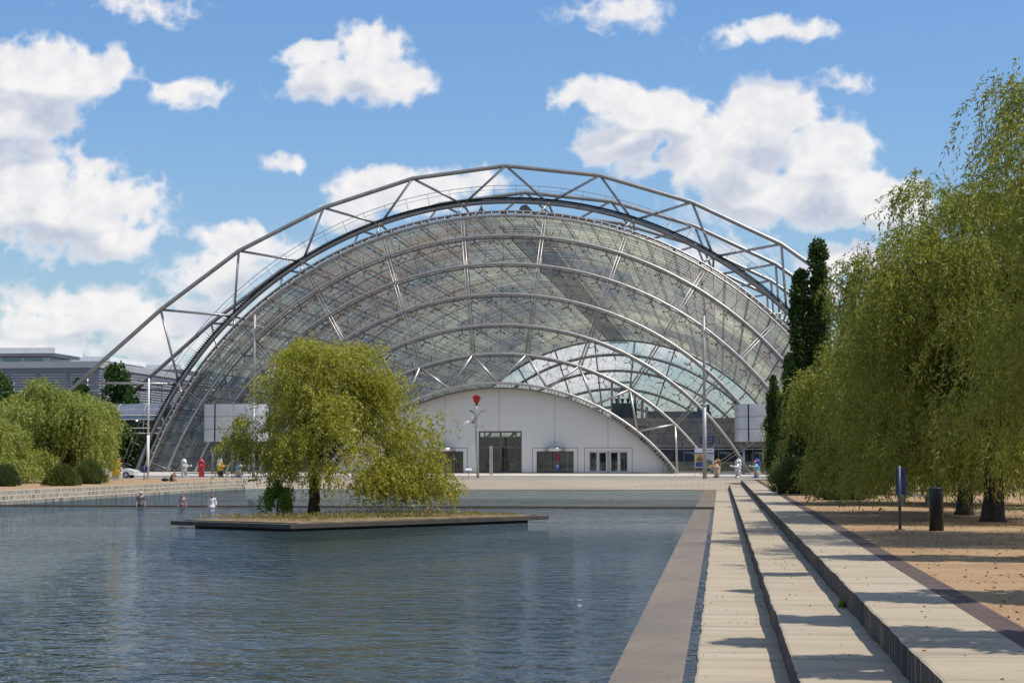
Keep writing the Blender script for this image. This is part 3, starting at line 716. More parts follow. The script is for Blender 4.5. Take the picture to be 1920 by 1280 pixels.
def pavilion(x0, x1, Y, zt, label, sgn):
    t_ = empty('stone_pavilion', label, 'building', ((x0+x1)/2, Y, FZ)); O = Vector(t_.location)
    def b_(mb, nm, m): mb.v = [tuple(Vector(q)-O) for q in mb.v]; return mb.build(nm, m, t_)
    b_(MB().box(x0, x1, Y, Y+26, 3.3, zt), 'stone_upper_wall', M_stonew)
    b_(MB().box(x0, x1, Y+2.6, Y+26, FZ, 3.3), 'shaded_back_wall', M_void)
    b_(MB().box(x0+.2, x1-.2, Y+.4, Y+1.1, FZ, 1.55), 'counter_front', M_stonew)
    b_(MB().box(x0+.2, x1-.2, Y+.3, Y+1.2, 1.553, 1.62), 'counter_top', mat('wood_top', (.42,.30,.18), .4, 0, .2, 3))
    b_(MB().box(x0, x1, Y+.1, Y+.16, 3.05, 3.15), 'ceiling_rail', M_white)
    n = 6
    for i in range(n):
        xx = x0+1.2+(x1-x0-2.8)*i/(n-1)
        b_(MB().box(xx, xx+1.5, Y+.5, Y+.56, 2.5, 2.82), 'counter_sign', M_blue)
        b_(MB().box(xx+.15, xx+1.0, Y+.485, Y+.5, 2.66, 2.72).box(xx+.8, xx+1.3, Y+.485, Y+.5, 2.56, 2.61), 'sign_lettering', M_white)
        b_(MB().box(xx-.05, xx+.02, Y+.6, Y+.7, 1.6, 3.3), 'window_mullion', M_steelg)
    return t_
YP = 222
pr = pavilion(-13.5, 9.5, YP, P(1300,783,YP).z, 'grey stone block pavilion with ticket counters inside the hall on the right', 1)
pl = pavilion(-60.5, -36, YP, 6.2, 'grey stone block pavilion inside the hall on the left behind the statues', -1)
# blue sign on the stone
c0, c1 = P(1318,821,YP-.1), P(1342,830,YP-.1)
sg = empty('wall_sign', 'dark blue information desk sign fixed to the stone pavilion wall', 'sign', (c0.x+1.0, YP-.1, c1.z))
sgx0, sgx1 = -1.3, 1.3
MB().box(-1.35, .3, -.06, .06, 0, .75).build('sign_panel', M_blue, sg)
def text(body, size, loc, m, parent, rz=0, name='lettering', align='LEFT', ext=.004):
    cu = bpy.data.curves.new(name, 'FONT'); cu.body = body; cu.size = size; cu.extrude = ext; cu.align_x = align
    tmp = bpy.data.objects.new(name, cu); COL.objects.link(tmp)
    dg = bpy.context.evaluated_depsgraph_get(); me = bpy.data.meshes.new_from_object(tmp.evaluated_get(dg)); bpy.data.objects.remove(tmp)
    me.materials.clear(); me.materials.append(m); o = bpy.data.objects.new(name, me); COL.objects.link(o)
    o.location = loc; o.rotation_euler = (math.pi/2, 0, rz)
    if parent: o.parent = parent
    return o
text('Forum', .3, (-.72, -.075, .42), M_white, sg); text('Info Desk', .3, (-1.1, -.075, .1), M_white, sg)
# escalator / lift frame tower
TY = 250
a0, a1 = P(1145,715,TY), P(1186,790,TY)
tw = empty('lift_tower', 'grey steel framed lift tower standing inside the hall above the stone pavilion', 'tower', (a0.x, TY, FZ))
def tb(mb, nm, m): mb.v = [(q[0]-a0.x, q[1]-TY, q[2]-FZ) for q in mb.v]; return mb.build(nm, m, tw)
zt = a0.z
for xx, z_ in ((a0.x, zt), (a0.x+.9, zt-.9), (a0.x+2.6, zt), (a0.x+3.1, zt-1.3)):
    tb(MB().box(xx, xx+.3, TY, TY+.3, FZ, z_), 'tower_post', M_steelg)
tb(MB().box(a0.x+.3, a0.x+2.6, TY, TY+.25, zt-.25, zt), 'tower_beam', M_steelg); tb(MB().box(a0.x+.3, a0.x+2.6, TY+.02, TY+.27, zt-1.3, zt-1.1), 'tower_beam', M_steelg)
tb(MB().box(a0.x+.2, a0.x+3.4, TY-.3, TY+2.5, zt-5.2, zt-2.9), 'machine_box', M_void)
tb(MB().box(a0.x+.1, a0.x+2.6, TY-.5, TY+2.0, zt-6.3, zt-5.22), 'blue_band', M_blue)
tb(MB().box(a0.x-.5, a0.x+5, TY-1, TY+2.5, 5.2, 6.0), 'deck', M_void); tb(MB().box(a0.x-.5, a0.x+5, TY-1.1, TY-1.0, 7.0, 7.1), 'deck_rail', mat('wood_top', (.42,.30,.18), .4))
for xx, z_ in ((a0.x+4.0, zt-2.6), (a0.x+4.6, zt-3.4)): tb(MB().box(xx, xx+.4, TY, TY+.4, FZ, z_), 'tower_post', M_steelg)
for i in range(3): tb(MB().lathe([(.12,0),(.3,.6)], (a0.x+.8+i*.75, TY+.3, zt-2.88), 8), 'lamp_cone', M_dark)
# upper gallery volume at the far side
uq = empty('rear_gallery', 'dark blue grey gallery storey at the back of the hall', 'building', (-8, 300, FZ))
b0, b1 = P(1212,771,300), P(1333,785,300)
MB().box(b0.x+8, b1.x+8, 0, 30, 0, b0.z-FZ).build('gallery_wall', mat('gallery_blue', (.10,.13,.16), .4, 0, .2, .3), uq)
b2 = P(1333,758,300); MB().box(b1.x+8-2.2, b1.x+8-.2, -.4, 1.6, 0, b2.z-FZ).build('gallery_column', M_blue, uq)
# trees planted inside the hall are only dark green masses behind the glass; railing on the left
rl = empty('hall_railing', 'low wooden topped railing inside the glass hall behind the left statues', 'railing', (-50, 203, FZ))
MB().box(-9, 12, -.05, .05, 1.05, 1.13).build('handrail', mat('wood_top', (.42,.30,.18), .4), rl)
MB().box(-9, 12, -.02, .02, .5, .54).build('mid_rail', M_steelg, rl)
for i in range(8): MB().box(-9+i*3-.03, -9+i*3+.03, -.03, .03, 0, 1.05).build('rail_post', M_steelg, rl)

# ------------------------------------------------------------------ trees
def link_mesh(name, v, nfv, m, parent):
    me = bpy.data.meshes.new(name); nv = len(v); nf = nv//nfv
    me.vertices.add(nv); me.vertices.foreach_set('co', v.astype(np.float32).ravel())
    me.loops.add(nv); me.loops.foreach_set('vertex_index', np.arange(nv, dtype=np.int32))
    me.polygons.add(nf); me.polygons.foreach_set('loop_start', np.arange(0, nv, nfv, dtype=np.int32))
    try: me.polygons.foreach_set('loop_total', np.full(nf, nfv, dtype=np.int32))
    except Exception: pass
    me.update(calc_edges=True); me.validate(); me.materials.append(m)
    o = bpy.data.objects.new(name, me); COL.objects.link(o); o.parent = parent; return o
def leaves(pos, dirs, L, Wd, rng):
    n = len(pos); dirs = dirs/np.linalg.norm(dirs, axis=1, keepdims=True)
    rnd = rng.normal(size=(n,3)); side = np.cross(dirs, rnd); side /= np.linalg.norm(side, axis=1, keepdims=True)+1e-9
    Ls = L*rng.uniform(.6,1.25,(n,1)); Ws = Wd*rng.uniform(.7,1.2,(n,1))
    q = np.stack([pos, pos+dirs*Ls*.45+side*Ws*.5, pos+dirs*Ls, pos+dirs*Ls*.45-side*Ws*.5], axis=1)
    return q.reshape(-1, 3)
def willow_geo(seed, R, H, zlow, nl, ns, per, L, Wd, lean=(0,0), squash=1.0, fall=(1.0,3.4), low=.45, curly=.35, shape=.42, rej=None, lr=.21, cx=0.0, extra=()):
    """returns (leaf verts, list of limb polylines)"""
    rng = np.random.default_rng(seed); lum = []
    k = 0
    while len(lum) < nl:
        az = rng.uniform(0, 2*math.pi); rr = R*math.sqrt(rng.uniform(0,1))*.88
        zt = zlow+(H-zlow)*(1-shape*(rr/R)**2.2)
        z = zt-rng.uniform(.0, 1.0)**1.2*(H-zlow)*.72 - .3
        hz = (z-zlow)/(H-zlow)
        if rej and rej(rr*math.cos(az)+cx, z): continue
        lum.append((cx+rr*math.cos(az)+lean[0]*hz, rr*math.sin(az)*squash+lean[1]*hz, max(z, zlow+rng.uniform(.5,1.5)), rng.uniform(.7,1.35)*R*lr))
    lum += list(extra)
    lum = np.array(lum); nl = len(lum)
    idx = rng.integers(0, nl, ns); c = lum[idx]
    off = rng.normal(size=(ns,3)); off /= np.linalg.norm(off, axis=1, keepdims=True); off[:,2] = np.abs(off[:,2])*.8
    s = c[:,:3]+off*c[:,3:4]*rng.uniform(.35,1.0,(ns,1))
    out = s[:,:2]-np.array(lean)[None]*.3; out = out/(np.linalg.norm(out, axis=1, keepdims=True)+1e-6)
    outd = np.concatenate([out, np.zeros((ns,1))], 1)*.5+off*np.array([1,1,.4])
    rfrac = np.clip(np.linalg.norm(s[:,:2], axis=1)/R, 0, 1.2)
    ln = rng.uniform(fall[0], fall[1], ns)*(.35+.8*rfrac)
    ln = np.minimum(ln, np.maximum(s[:,2]-zlow*rng.uniform(.3,1.3,ns), .4))
    ts = (np.arange(per)[None]+rng.uniform(0,1,(ns,per)))/per
    wob = rng.normal(size=(ns,1,3))*.16
    a = rng.uniform(.35,.9,(ns,1,1))
    T = ts[:,:,None]
    pos = s[:,None,:]+outd[:,None,:]*a*np.sqrt(T)*1.0+np.array([0,0,-1.0])[None,None]*(T**1.35)*ln[:,None,None]+wob*np.sin(T*5)
    dr = outd[:,None,:]*a*(1-T)*.8+np.array([0,0,-1.0])[None,None]*(.25+T)+rng.normal(size=pos.shape)*curly
    pos = pos+rng.normal(size=pos.shape)*.04
    pos = pos.reshape(-1,3); dr = dr.reshape(-1,3); ok = pos[:,2] > .15
    return leaves(pos[ok], dr[ok], L, Wd, rng), lum, rng
def limbs(lum, rng, trunk_h, tr, H, base=(0,0), nmax=26, lean=(0,0)):
    m = MB(); th = Vector((base[0]+lean[0]*.25, base[1]+lean[1]*.25, trunk_h))
    b = Vector((base[0], base[1], -.1))
    m.tube([b, b+(th-b)*.08, b+(th-b)*.35+Vector((.05,0,0)), th], [tr*1.5, tr*1.1, tr*.9, tr*.75], 9)
    sub = []
    for i in range(min(nmax, len(lum))):
        e = Vector(lum[i][:3]); mid = th.lerp(e, .5)+Vector((rng.normal()*.25, rng.normal()*.25, .35+abs(rng.normal())*.3))
        q1 = th.lerp(mid, .5)+Vector((rng.normal()*.12, rng.normal()*.12, .1))
        r0 = tr*(.45 if i < 7 else .2)
        m.tube([th-Vector((0,0,.15)), q1, mid, mid.lerp(e, .5)+Vector((0,0,.12)), e], [r0, r0*.75, r0*.5, r0*.33, r0*.15], 6)
        for k in range(4):
            s_ = mid.lerp(e, rng.uniform(.1,.9)); d_ = Vector((rng.normal(), rng.normal(), rng.uniform(-.4,.6)))*.5
            sub.append((s_, s_+d_*.7, s_+d_*1.4+Vector((0,0,-.35))))
    for (a, b_, c) in sub: m.tube([a, b_, c], [tr*.09, tr*.06, tr*.03], 4)
    return m
def make_willow(label, loc, seed, R, H, zlow, m, nl=34, ns=1500, per=40, L=.17, Wd=.05, lean=(0,0), tr=.25, group=None, trunk_h=None, rz=0, **kw):
    t_ = empty('willow_tree', label, 'tree', loc, rz, group)
    v, lum, rng = willow_geo(seed, R, H, zlow, nl, ns, per, L, Wd, lean, **kw)
    link_mesh('crown', v, 4, m, t_)
    limbs(lum, rng, trunk_h or max(1.2, zlow+.6), tr, H, lean=lean).build('trunk', M_bark, t_, True)
    return t_
def make_column(label, loc, seed, R, H, m, n=26000, zlow=1.0, L=.2, Wd=.12, group=None, tips=1, name='columnar_tree', cat='tree', tr=.13, lum_r=.5, nl=40):
    rng = np.random.default_rng(seed); t_ = empty(name, label, cat, loc, 0, group); lum = []
    for i in range(nl):
        h = rng.uniform(0,1); rr = R*(math.sin(min(1, (h*.9+.1))*math.pi)**.55)*(1-.45*h); az = rng.uniform(0, 6.28); r2 = rr*rng.uniform(.3,1)
        lum.append((r2*math.cos(az), r2*math.sin(az), zlow+(H-zlow)*h*.97, lum_r*rng.uniform(.6,1.2)*(1-.4*h)))
    lum = np.array(lum); idx = rng.integers(0, nl, n); o = rng.normal(size=(n,3)); o /= np.linalg.norm(o, axis=1, keepdims=True)
    pos = lum[idx][:,:3]+o*lum[idx][:,3:4]*rng.uniform(.35,1,(n,1))**.6*np.array([1,1,1.9])
    pos[:,2] = np.minimum(pos[:,2], H+.3)
    link_mesh('crown', leaves(pos, o*.6+rng.normal(size=(n,3))*.6+np.array([0,0,.3]), L, Wd, rng), 4, m, t_)
    mt = MB(); mt.tube([(0,0,-.1),(0,0,H*.4),(.05,0,H*.93)], [tr, tr*.7, tr*.15], 7)
    for i in range(0, nl, 2):
        e = Vector(lum[i][:3]); mt.tube([(0,0,max(.5, e.z*.6)), e], [tr*.3, tr*.08], 5)
    mt.build('trunk', M_bark, t_, True); return t_
def two_tip(label, loc, seed, H, m):
    rng = np.random.default_rng(seed); t_ = empty('columnar_tree', label, 'tree', loc); lum = []
    for (dx, h0, h1, r0, nl) in ((-.75, 3.0, H*.89, .46, 50), (.45, 3.0, H, .52, 60), (0, .9, 7.5, 1.25, 30), (1.0, .9, 5.0, 1.5, 12), (-.6, .9, 5.5, .9, 10)):
        for i in range(nl):
            q = rng.uniform(0,1); w_ = r0*(1-.55*q)*rng.uniform(.2,1); az = rng.uniform(0,6.28)
            lum.append((dx+w_*math.cos(az)+.12*rng.normal(), w_*math.sin(az), h0+(h1-h0)*q, (.36+.36*(1-q))*rng.uniform(.7,1.2)))
    lum = np.array(lum); n = 30000; idx = rng.integers(0, len(lum), n); o = rng.normal(size=(n,3)); o /= np.linalg.norm(o, axis=1, keepdims=True)
    pos = lum[idx][:,:3]+o*lum[idx][:,3:4]*rng.uniform(.3,1,(n,1))**.5*np.array([1,1,1.5]); pos[:,2] = np.maximum(pos[:,2], .3)
    link_mesh('crown', leaves(pos, o*.6+rng.normal(size=(n,3))*.6+np.array([0,0,.3]), .26, .17, rng), 4, m, t_)
    mt = MB(); mt.tube([(0,0,-.1),(.2,0,H*.3),(.45,0,H*.92)], [.24, .16, .03], 7); mt.tube([(0,0,1.5),(-.6,0,H*.35),(-.75,0,H*.8)], [.15, .10, .02], 6); mt.tube([(0,0,1),(1.2,.3,2.6),(1.9,.2,4.5)], [.12,.08,.03], 5)
    mt.build('trunk', M_bark, t_, True); return t_
def make_bush(label, loc, seed, R, H, m, n=16000, group=None, L=.09, Wd=.05, cone=.0):
    rng = np.random.default_rng(seed); t_ = empty('clipped_bush', label, 'bush', loc, 0, group)
    az = rng.uniform(0,6.283,n); ct = rng.uniform(-.15,1,n); st_ = np.sqrt(np.clip(1-ct**2,0,1))
    lump = 1+.08*np.sin(az*5+ct*7+seed)+.07*np.sin(az*11-ct*5)+.05*np.sin(az*23+ct*17)+.05*rng.normal(size=n)
    k = 1-cone*np.clip(ct,0,1)
    pos = np.stack([R*st_*np.cos(az)*lump*k, R*st_*np.sin(az)*lump*k, H*.18+H*.82*ct*lump], 1); pos[:,2] = np.maximum(pos[:,2], .03)
    pos *= rng.uniform(.93,1.03,(n,1))
    link_mesh('foliage', leaves(pos, np.stack([np.cos(az)*st_, np.sin(az)*st_, ct+.3], 1)+rng.normal(size=(n,3))*.5, L, Wd, rng), 4, m, t_)
    mc = MB(); mc.sph((0,0,H*.18), (R*.86*(1-cone*.4), R*.86*(1-cone*.4), H*.72), 20, 12); mc.v = [(a,b,max(c,.0)) for a,b,c in mc.v]; mc.build('dark_core', M_core, t_, True)  # solid dark green ellipsoid filling the bush behind its leaves
    MB().tube([(0,0,-.05),(0,0,H*.5)], .07, 6).build('stem', M_bark, t_)
    return t_

# island and its willow
ISZ = -.50
A_, B_, C_ = G(320,976,ISZ), G(545,983,ISZ), G(1029,966.5,ISZ); D_ = A_+(C_-B_)
isl = empty('planted_island', 'thin dark concrete slab island with wood chips and low plants lying in the pool', 'island', (B_.x, B_.y, ISZ))
def slab(pts, z0, z1, inset=0):
    c = sum(pts, Vector())/len(pts); q = [p+(c-p)*inset for p in pts]
    m_ = MB(); n = len(q); m_.add([(p.x,p.y,z0) for p in q]+[(p.x,p.y,z1) for p in q], [tuple(range(n))[::-1], tuple(range(n,2*n))]+[(i,(i+1)%n,n+(i+1)%n,n+i) for i in range(n)])
    m_.v = [(a-B_.x, b-B_.y, c_-ISZ) for a,b,c_ in m_.v]; return m_
M_slab = two_scale('island_concrete', (.055,.05,.042), (.10,.092,.078), .8, (.025,.024,.02), 2, .85, .4, 20)
slab([A_,B_,C_,D_], -.66, -.50).build('slab', M_slab, isl); slab([A_,B_,C_,D_], -1.6, -.661, .12).build('shade_plinth', mat('slab_shade_black', (.01,.01,.01), .4), isl)  # shadow gap under the slab painted as a near-black plinth
slab([A_,B_,C_,D_], -.498, -.46, .07).build('wood_chips', two_scale('wood_chips', (.13,.09,.045), (.32,.23,.12), 1.6, (.08,.06,.035), 3, .95, 1.0, 25), isl)
rng = np.random.default_rng(77); n = 5200
ab = rng.uniform(.05,.95,(n,2)); ax = (A_-B_); bx = (C_-B_)
base = np.stack([ab[:,0]*ax.x+ab[:,1]*bx.x, ab[:,0]*ax.y+ab[:,1]*bx.y, np.full(n,.05)], 1); base[:,2] += rng.uniform(0,.16,n)*(ab[:,1] < .8)
og = link_mesh('weeds', leaves(base, rng.normal(size=(n,3))*.5+np.array([0,0,1.1]), .14, .03, rng), 4, leaf_mat('weed_leaf', (.12,.09,.03), (.30,.22,.07), (.30,.34,.07), .3), isl); og['kind'] = 'stuff'
tp = G(588,964,-.44); tp = Vector((tp.x, 79.5, -.44)); tp.x = P(588,964,79.5).x
make_willow('yellow green willow tree growing on the island in the pool', tp, 11, 3.7, 7.7, .7, M_lwill, nl=62, ns=2900, per=34, L=.16, Wd=.055, lean=(-.2,0), cx=.95, lr=.185, rej=lambda x, z: (x < .4 and z < 2.9) or (x < 1.4 and z < 1.8), extra=[(3.2,-.3,1.2,.7),(4.4,.1,1.1,.6),(2.4,.4,1.5,.6),(-1.5,.2,2.5,.55),(-2.1,-.3,3.0,.6),(-1.0,-.4,2.0,.4),(5.3,.1,1.2,.5),(4.3,-.4,3.4,.8),(4.9,.3,2.6,.7),(5.1,-.2,1.9,.6),(3.8,.6,1.9,.7),(4.6,.2,4.1,.7),(-2.9,.1,4.0,.5),(-3.2,-.2,3.3,.3),(2.6,-.8,1.6,.6),(-.2,0,7.2,.6),(2.2,.2,7.0,.7)], tr=.26, trunk_h=2.5, fall=(.5,2.0), curly=.8, shape=.45)
make_willow('low drooping willow boughs at the right of the island tree', (tp.x+3.6, tp.y-.6, -.44), 12, 1.9, 4.4, .3, M_lwill, nl=12, ns=620, per=38, L=.15, Wd=.05, lean=(.5,0), tr=.1, trunk_h=1.0, fall=(1.0,3.4), curly=.5) if False else None
sb = G(520,962,-.44); make_column('small bright green shrub left of the island willow trunk', (P(520,964,78).x, 78, -.44), 21, .9, 1.15, leaf_mat('shrub_leaf', (.06,.12,.018), (.14,.24,.03), (.26,.36,.06), .4), n=5000, zlow=.15, L=.13, Wd=.05, name='island_shrub', cat='shrub', tr=.04, lum_r=.35, nl=16)

# right-hand willows
GW = 'willows in the row right of the steps'
make_willow('nearest tall willow whose drooping twigs enter the frame at the upper right edge', (11.5, 47, 0), 31, 5.4, 14.6, 2.4, M_lwil2, nl=120, ns=4300, per=46, L=.17, Wd=.04, tr=.34, group=GW, fall=(.9,3.0), curly=.55, trunk_h=3)
make_willow('large green willow with the thick dark trunk right of the grey bollard', (P(1862,975,61).x, 61, 0), 32, 4.4, 11.5, .9, M_lwil2, nl=85, ns=3600, per=46, L=.18, Wd=.045, tr=.36, group=GW, fall=(.9,3.0), curly=.55, trunk_h=2.6)
make_willow('willow with the slimmer trunk just right of the grey bollard', (P(1798,965,68).x+.2, 68, 0), 33, 4.4, 10.2, .9, M_lwil2, nl=75, ns=3000, per=42, L=.18, Wd=.05, tr=.3, group=GW, fall=(.9,2.8), curly=.55, trunk_h=2.6)
make_willow('wide willow hanging over the bench behind the dark blue sign board', (9.4, 84, 0), 34, 5.0, 10.3, .5, M_lwil2, nl=80, ns=3400, per=40, L=.2, Wd=.055, tr=.3, group=GW, fall=(.9,3.0), curly=.55)
make_willow('willow standing beside the tall dark columnar tree', (8.9, 106, 0), 35, 4.7, 11.4, .4, M_lwil2, nl=70, ns=2800, per=38, L=.22, Wd=.065, tr=.3, group=GW, fall=(.9,3.0), curly=.55)
make_willow('pale willow farthest down the row beside the grey drum on posts', (8.3, 171, 0), 36, 4.0, 9.8, .9, M_lwil2, nl=30, ns=1300, per=34, L=.26, Wd=.09, tr=.25, group=GW, fall=(.9,2.6), curly=.55)
make_willow('willow in the second row behind the bollard, mostly hidden', (16.5, 78, 0), 37, 5.0, 12, 1.0, M_lwil2, nl=36, ns=1700, per=36, L=.24, Wd=.07, tr=.3, group=GW, fall=(.9,3.0), curly=.55)
make_willow('willow in the second row behind the columnar tree, mostly hidden', (16, 118, 0), 38, 5.0, 11.5, .6, M_lwil2, nl=36, ns=1600, per=36, L=.26, Wd=.08, tr=.3, group=GW, fall=(.9,3.0), curly=.55)
two_tip('tallest dark columnar tree with two pointed tips above the willows', (P(1524,880,118).x, 118, 0), 41, 15.3, M_ldark)
make_column('slim lower dark columnar tree left of the tallest one, nearest the grey drum', (P(1453,880,161).x, 161, 0), 42, .75, 9.3, M_ldark, n=9000, zlow=.8, L=.27, Wd=.16, lum_r=.42)
make_column('slim dark columnar tree between the tallest tree and the lowest one', (P(1482,880,153).x, 153, 0), 43, 1.0, 10.2, M_ldark, n=11000, zlow=.8, L=.25, Wd=.15, lum_r=.5)
# columnar trees along the path outside the frame whose shade falls on gravel and steps
offt = None
for i, (x, y, h) in enumerate(((5.9,14.0,12.5),(6.5,21.0,14.0),(7.2,27.2,13.0),(8.6,37.8,15.0))):
    if offt is None:
        offt = make_column('first and nearest columnar tree beside the gravel path, out of frame to the right', (x,y,0), 51, 1.7, 14.0, M_ldark, n=11000, zlow=1.2, L=.3, Wd=.13, group='columnar trees out of frame', lum_r=.42, nl=70)
    else:
        c = copy_tree(offt); c.location = (x,y,0); c.rotation_euler.z = i*1.7; c['label'] = ('', 'second columnar tree beside the gravel path, out of frame to the right', 'third columnar tree beside the gravel path, out of frame to the right', 'fourth and farthest columnar tree beside the gravel path, out of frame to the right')[i]; c.scale = (1,1,h/14.0)
bz = [(1484,905,150,1.7,2.0,'round olive green bush in the sun beside the orange statue'),(1500,925,108,1.5,1.9,'dark shaded bush at the foot of the tall columnar tree'),(1583,935,92,1.2,1.6,'dark shaded bush farther right under the willows'),(1535,915,118,1.6,2.0,'dark bush half hidden between the two shaded bushes')]
for i, (u, v, Y, R, H, lb) in enumerate(bz): make_bush(lb, (P(u,v,Y).x, Y, 0), 60+i, R, H, M_lbush, n=14000, group='bushes along the right path')
# left side
make_willow('broad pale willow on the left bank above the two clipped bushes', (P(112,880,150).x, 150, 0), 71, 5.4, 8.4, .5, M_lwilL, nl=75, ns=2800, per=34, L=.24, Wd=.09, tr=.3, group='willows on the left bank', fall=(1.0,3.0), curly=.6)
make_willow('willow at the left edge of the picture on the bank', (P(-40,880,140).x, 140, 0), 72, 4.4, 6.4, .4, M_lwilL, nl=50, ns=1900, per=32, L=.24, Wd=.09, tr=.28, group='willows on the left bank', fall=(1.0,3.0), curly=.6)
make_bush('cone shaped clipped bush, left one of the pair on the left bank', (P(116,910,131).x, 131, 0), 73, 1.25, 1.45, M_lbush, n=14000, group='bushes on the left bank', cone=.35)
make_bush('larger clipped bush, right one of the pair on the left bank', (P(165,905,141).x, 141, 0), 74, 1.35, 1.75, M_lbush, n=14000, group='bushes on the left bank', cone=.25)
make_bush('bright green bush at the left edge of the picture', (P(5,912,128).x, 128, 0), 75, 1.1, 1.5, M_ldark, n=9000, group='bushes on the left bank')
M_maple = leaf_mat('maple_leaf', (.03,.065,.015), (.06,.12,.025), (.11,.19,.04), .3)
for i, (u, Y, H, R, lb) in enumerate(((215,218,13.2,2.2,'dark green maple tree rising in front of the grey building'),(143,222,11,2.0,'dark green tree showing above the pale willow'),(190,212,7.5,2.6,'low dark green tree behind the tube bridge'),(250,235,8.5,2.6,'dark green tree behind the steel truss foot'),(-10,190,10.5,2.5,'dark green tree at the left edge behind the willows'),(228,214,6.8,2.4,'small dark green tree by the tube bridge roof'))):
    make_column(lb, (P(u,880,Y).x, Y, .3), 80+i, R*1.7, H, M_maple, n=9000, zlow=1.2, L=.42, Wd=.3, name='maple_tree', group='dark trees left of the hall', lum_r=1.0, nl=46, tr=.18)
yt = make_column('young slim tree beside the yellow pillar', (P(185,900,165).x, 165, 0), 90, .8, 4.6, M_lwilL, n=2500, zlow=1.6, L=.25, Wd=.1, name='young_tree', lum_r=.4, nl=14, tr=.07)

# ------------------------------------------------------------------ left building, tube bridge
lbz = empty('conference_building', 'low grey metal clad building with flat roofs and clerestory windows left of the hall', 'building', (-85, 250, 0))
M_clad = two_scale('metal_cladding', (.17,.18,.22), (.22,.23,.27), .2, (.12,.125,.15), .4, .45, .1, 8, scale=(1,1,1))
M_cladl = two_scale('light_cladding', (.42,.42,.44), (.50,.50,.51), .3, (.34,.34,.36), .6, .45, .1, 8)
M_win = mat('clerestory_glass', (.16,.30,.30), .12, 0, .2, .3)
def bb(mb, nm, m): mb.v = [(a+85, b-250, c) for a, b, c in mb.v]; return mb.build(nm, m, lbz)
YB = 250
cc = P(186,677,YB); xc = cc.x; zt = cc.z
bb(MB().box(xc-55, xc, YB, YB+90, 0, zt-1.6), 'wall', M_clad)
bb(MB().box(xc-55.3, xc+.25, YB-.3, YB+90.2, zt-.9, zt), 'parapet', M_cladl)
bb(MB().box(xc-55.1, xc+.1, YB-.12, YB+90.1, zt-1.6, zt-.9), 'louvre_band', M_clad)
m_ = MB()
for i in range(14):
    z = zt-1.7-i*.38; m_.box(xc-55, xc+.08, YB-.08, YB, z-.16, z); m_.box(xc, xc+.10, YB, YB+90, z-.16, z)
bb(m_, 'cladding_ribs', M_cladl)
m_ = MB()
for i in range(14): x = xc-.3-i*4.2; m_.box(x-.2, x+.2, YB-.2, YB, 0, zt-1.6)
for i in range(16): y = YB+1+i*5.6; m_.box(xc, xc+.22, y-.2, y+.2, 0, zt-1.6)
bb(m_, 'pilasters', M_clad)
# upper storeys
for j, (uc, vc, Yc, dep, dz) in enumerate(((92,657,262,9,2.4),(196,673,292,16,1.2),(330,688,325,14,1.0))):
    q = P(uc, vc, Yc); L = 40 if j == 0 else 22
    bb(MB().box(q.x-L, q.x, Yc, Yc+dep, zt-1, q.z-1.0), 'upper_wall', M_cladl)
    bb(MB().box(q.x-L, q.x+1.1, Yc-1.0, Yc+dep+1, q.z-.9, q.z-.45), 'roof_soffit', M_clad); bb(MB().box(q.x-L, q.x+1.4, Yc-1.4, Yc+dep+1.4, q.z-.45, q.z+.35), 'roof_edge', M_white)
    nw = 6
    if j == 0:
        for i in range(nw):
            x = q.x-.9-i*3.3; bb(MB().box(x-2.8, x, Yc-.06, Yc-.01, zt-.1, q.z-1.15), 'window', M_win)
        for i in range(3): y = Yc+.6+i*2.8; bb(MB().box(q.x+.01, q.x+.06, y, y+2.3, zt-.1, q.z-1.15), 'window', M_win)
m_ = MB(); m_.tube([(xc-55,YB-3,zt-4.2),(xc+2,YB-3,zt-4.2)], .06, 5); m_.tube([(xc-55,YB-3,zt-5.0),(xc-12,YB-3,zt-5.0)], .05, 5)
for i in range(12): m_.tube([(xc-2-i*4.5,YB-3,zt-9),(xc-2-i*4.5,YB-3,zt-2.9)], .08, 5)
bb(m_, 'terrace_railing', M_cladl)
bb(MB().box(xc-55, xc-14, YB-4, YB-.2, zt-8.4, zt-5.0), 'terrace_screen', M_clad)
# tube bridge
tby = 214; q0, q1 = P(180,757,tby), P(300,757,tby); zr = q0.z; Rb = 1.9
tb_ = empty('tube_bridge', 'glazed tube footbridge joining the hall from the left', 'bridge', (q0.x-4, tby, 0)); O = Vector(tb_.location)
def tbb(mb, nm, m, s=True): mb.v = [tuple(Vector(q)-O) for q in mb.v]; return mb.build(nm, m, tb_, s)
vs = []; fs = []; n = 14
for x in (q0.x-18, q1.x+1):
    for i in range(n+1): a = -math.pi/2+math.pi*i/n; vs.append((x, tby+Rb*math.sin(a), zr-Rb+Rb*math.cos(a)))
for i in range(n): fs.append((i, i+1, n+2+i, n+1+i))
tbb(MB().add(vs, fs), 'roof_shell', mat('tube_roof', (.30,.32,.36), .25, .6, .1, .5))
tbb(MB().box(q0.x-18, q1.x+1, tby-Rb, tby-Rb+.05, zr-3.3, zr-Rb), 'window_band', M_door)
tbb(MB().box(q0.x-18, q1.x+1, tby-Rb+.3, tby+Rb, zr-4.4, zr-3.3), 'floor_deck', M_void); 
m_ = MB()
for z in (zr-1.4, zr-Rb, zr-2.9, zr-3.5): m_.tube([(q0.x-18,tby-Rb-.05,z),(q1.x+1,tby-Rb-.05,z)], .07, 5)
for i in range(9): x = q0.x-16+i*3.2; m_.tube([(x,tby-Rb*math.cos(b*.2),zr-Rb+Rb*math.sin(b*.2)) for b in range(0,8)], .05, 5); m_.tube([(x,tby-Rb,zr-Rb),(x,tby-Rb,zr-3.4)], .05, 5)
tbb(m_, 'frame', M_cladl)
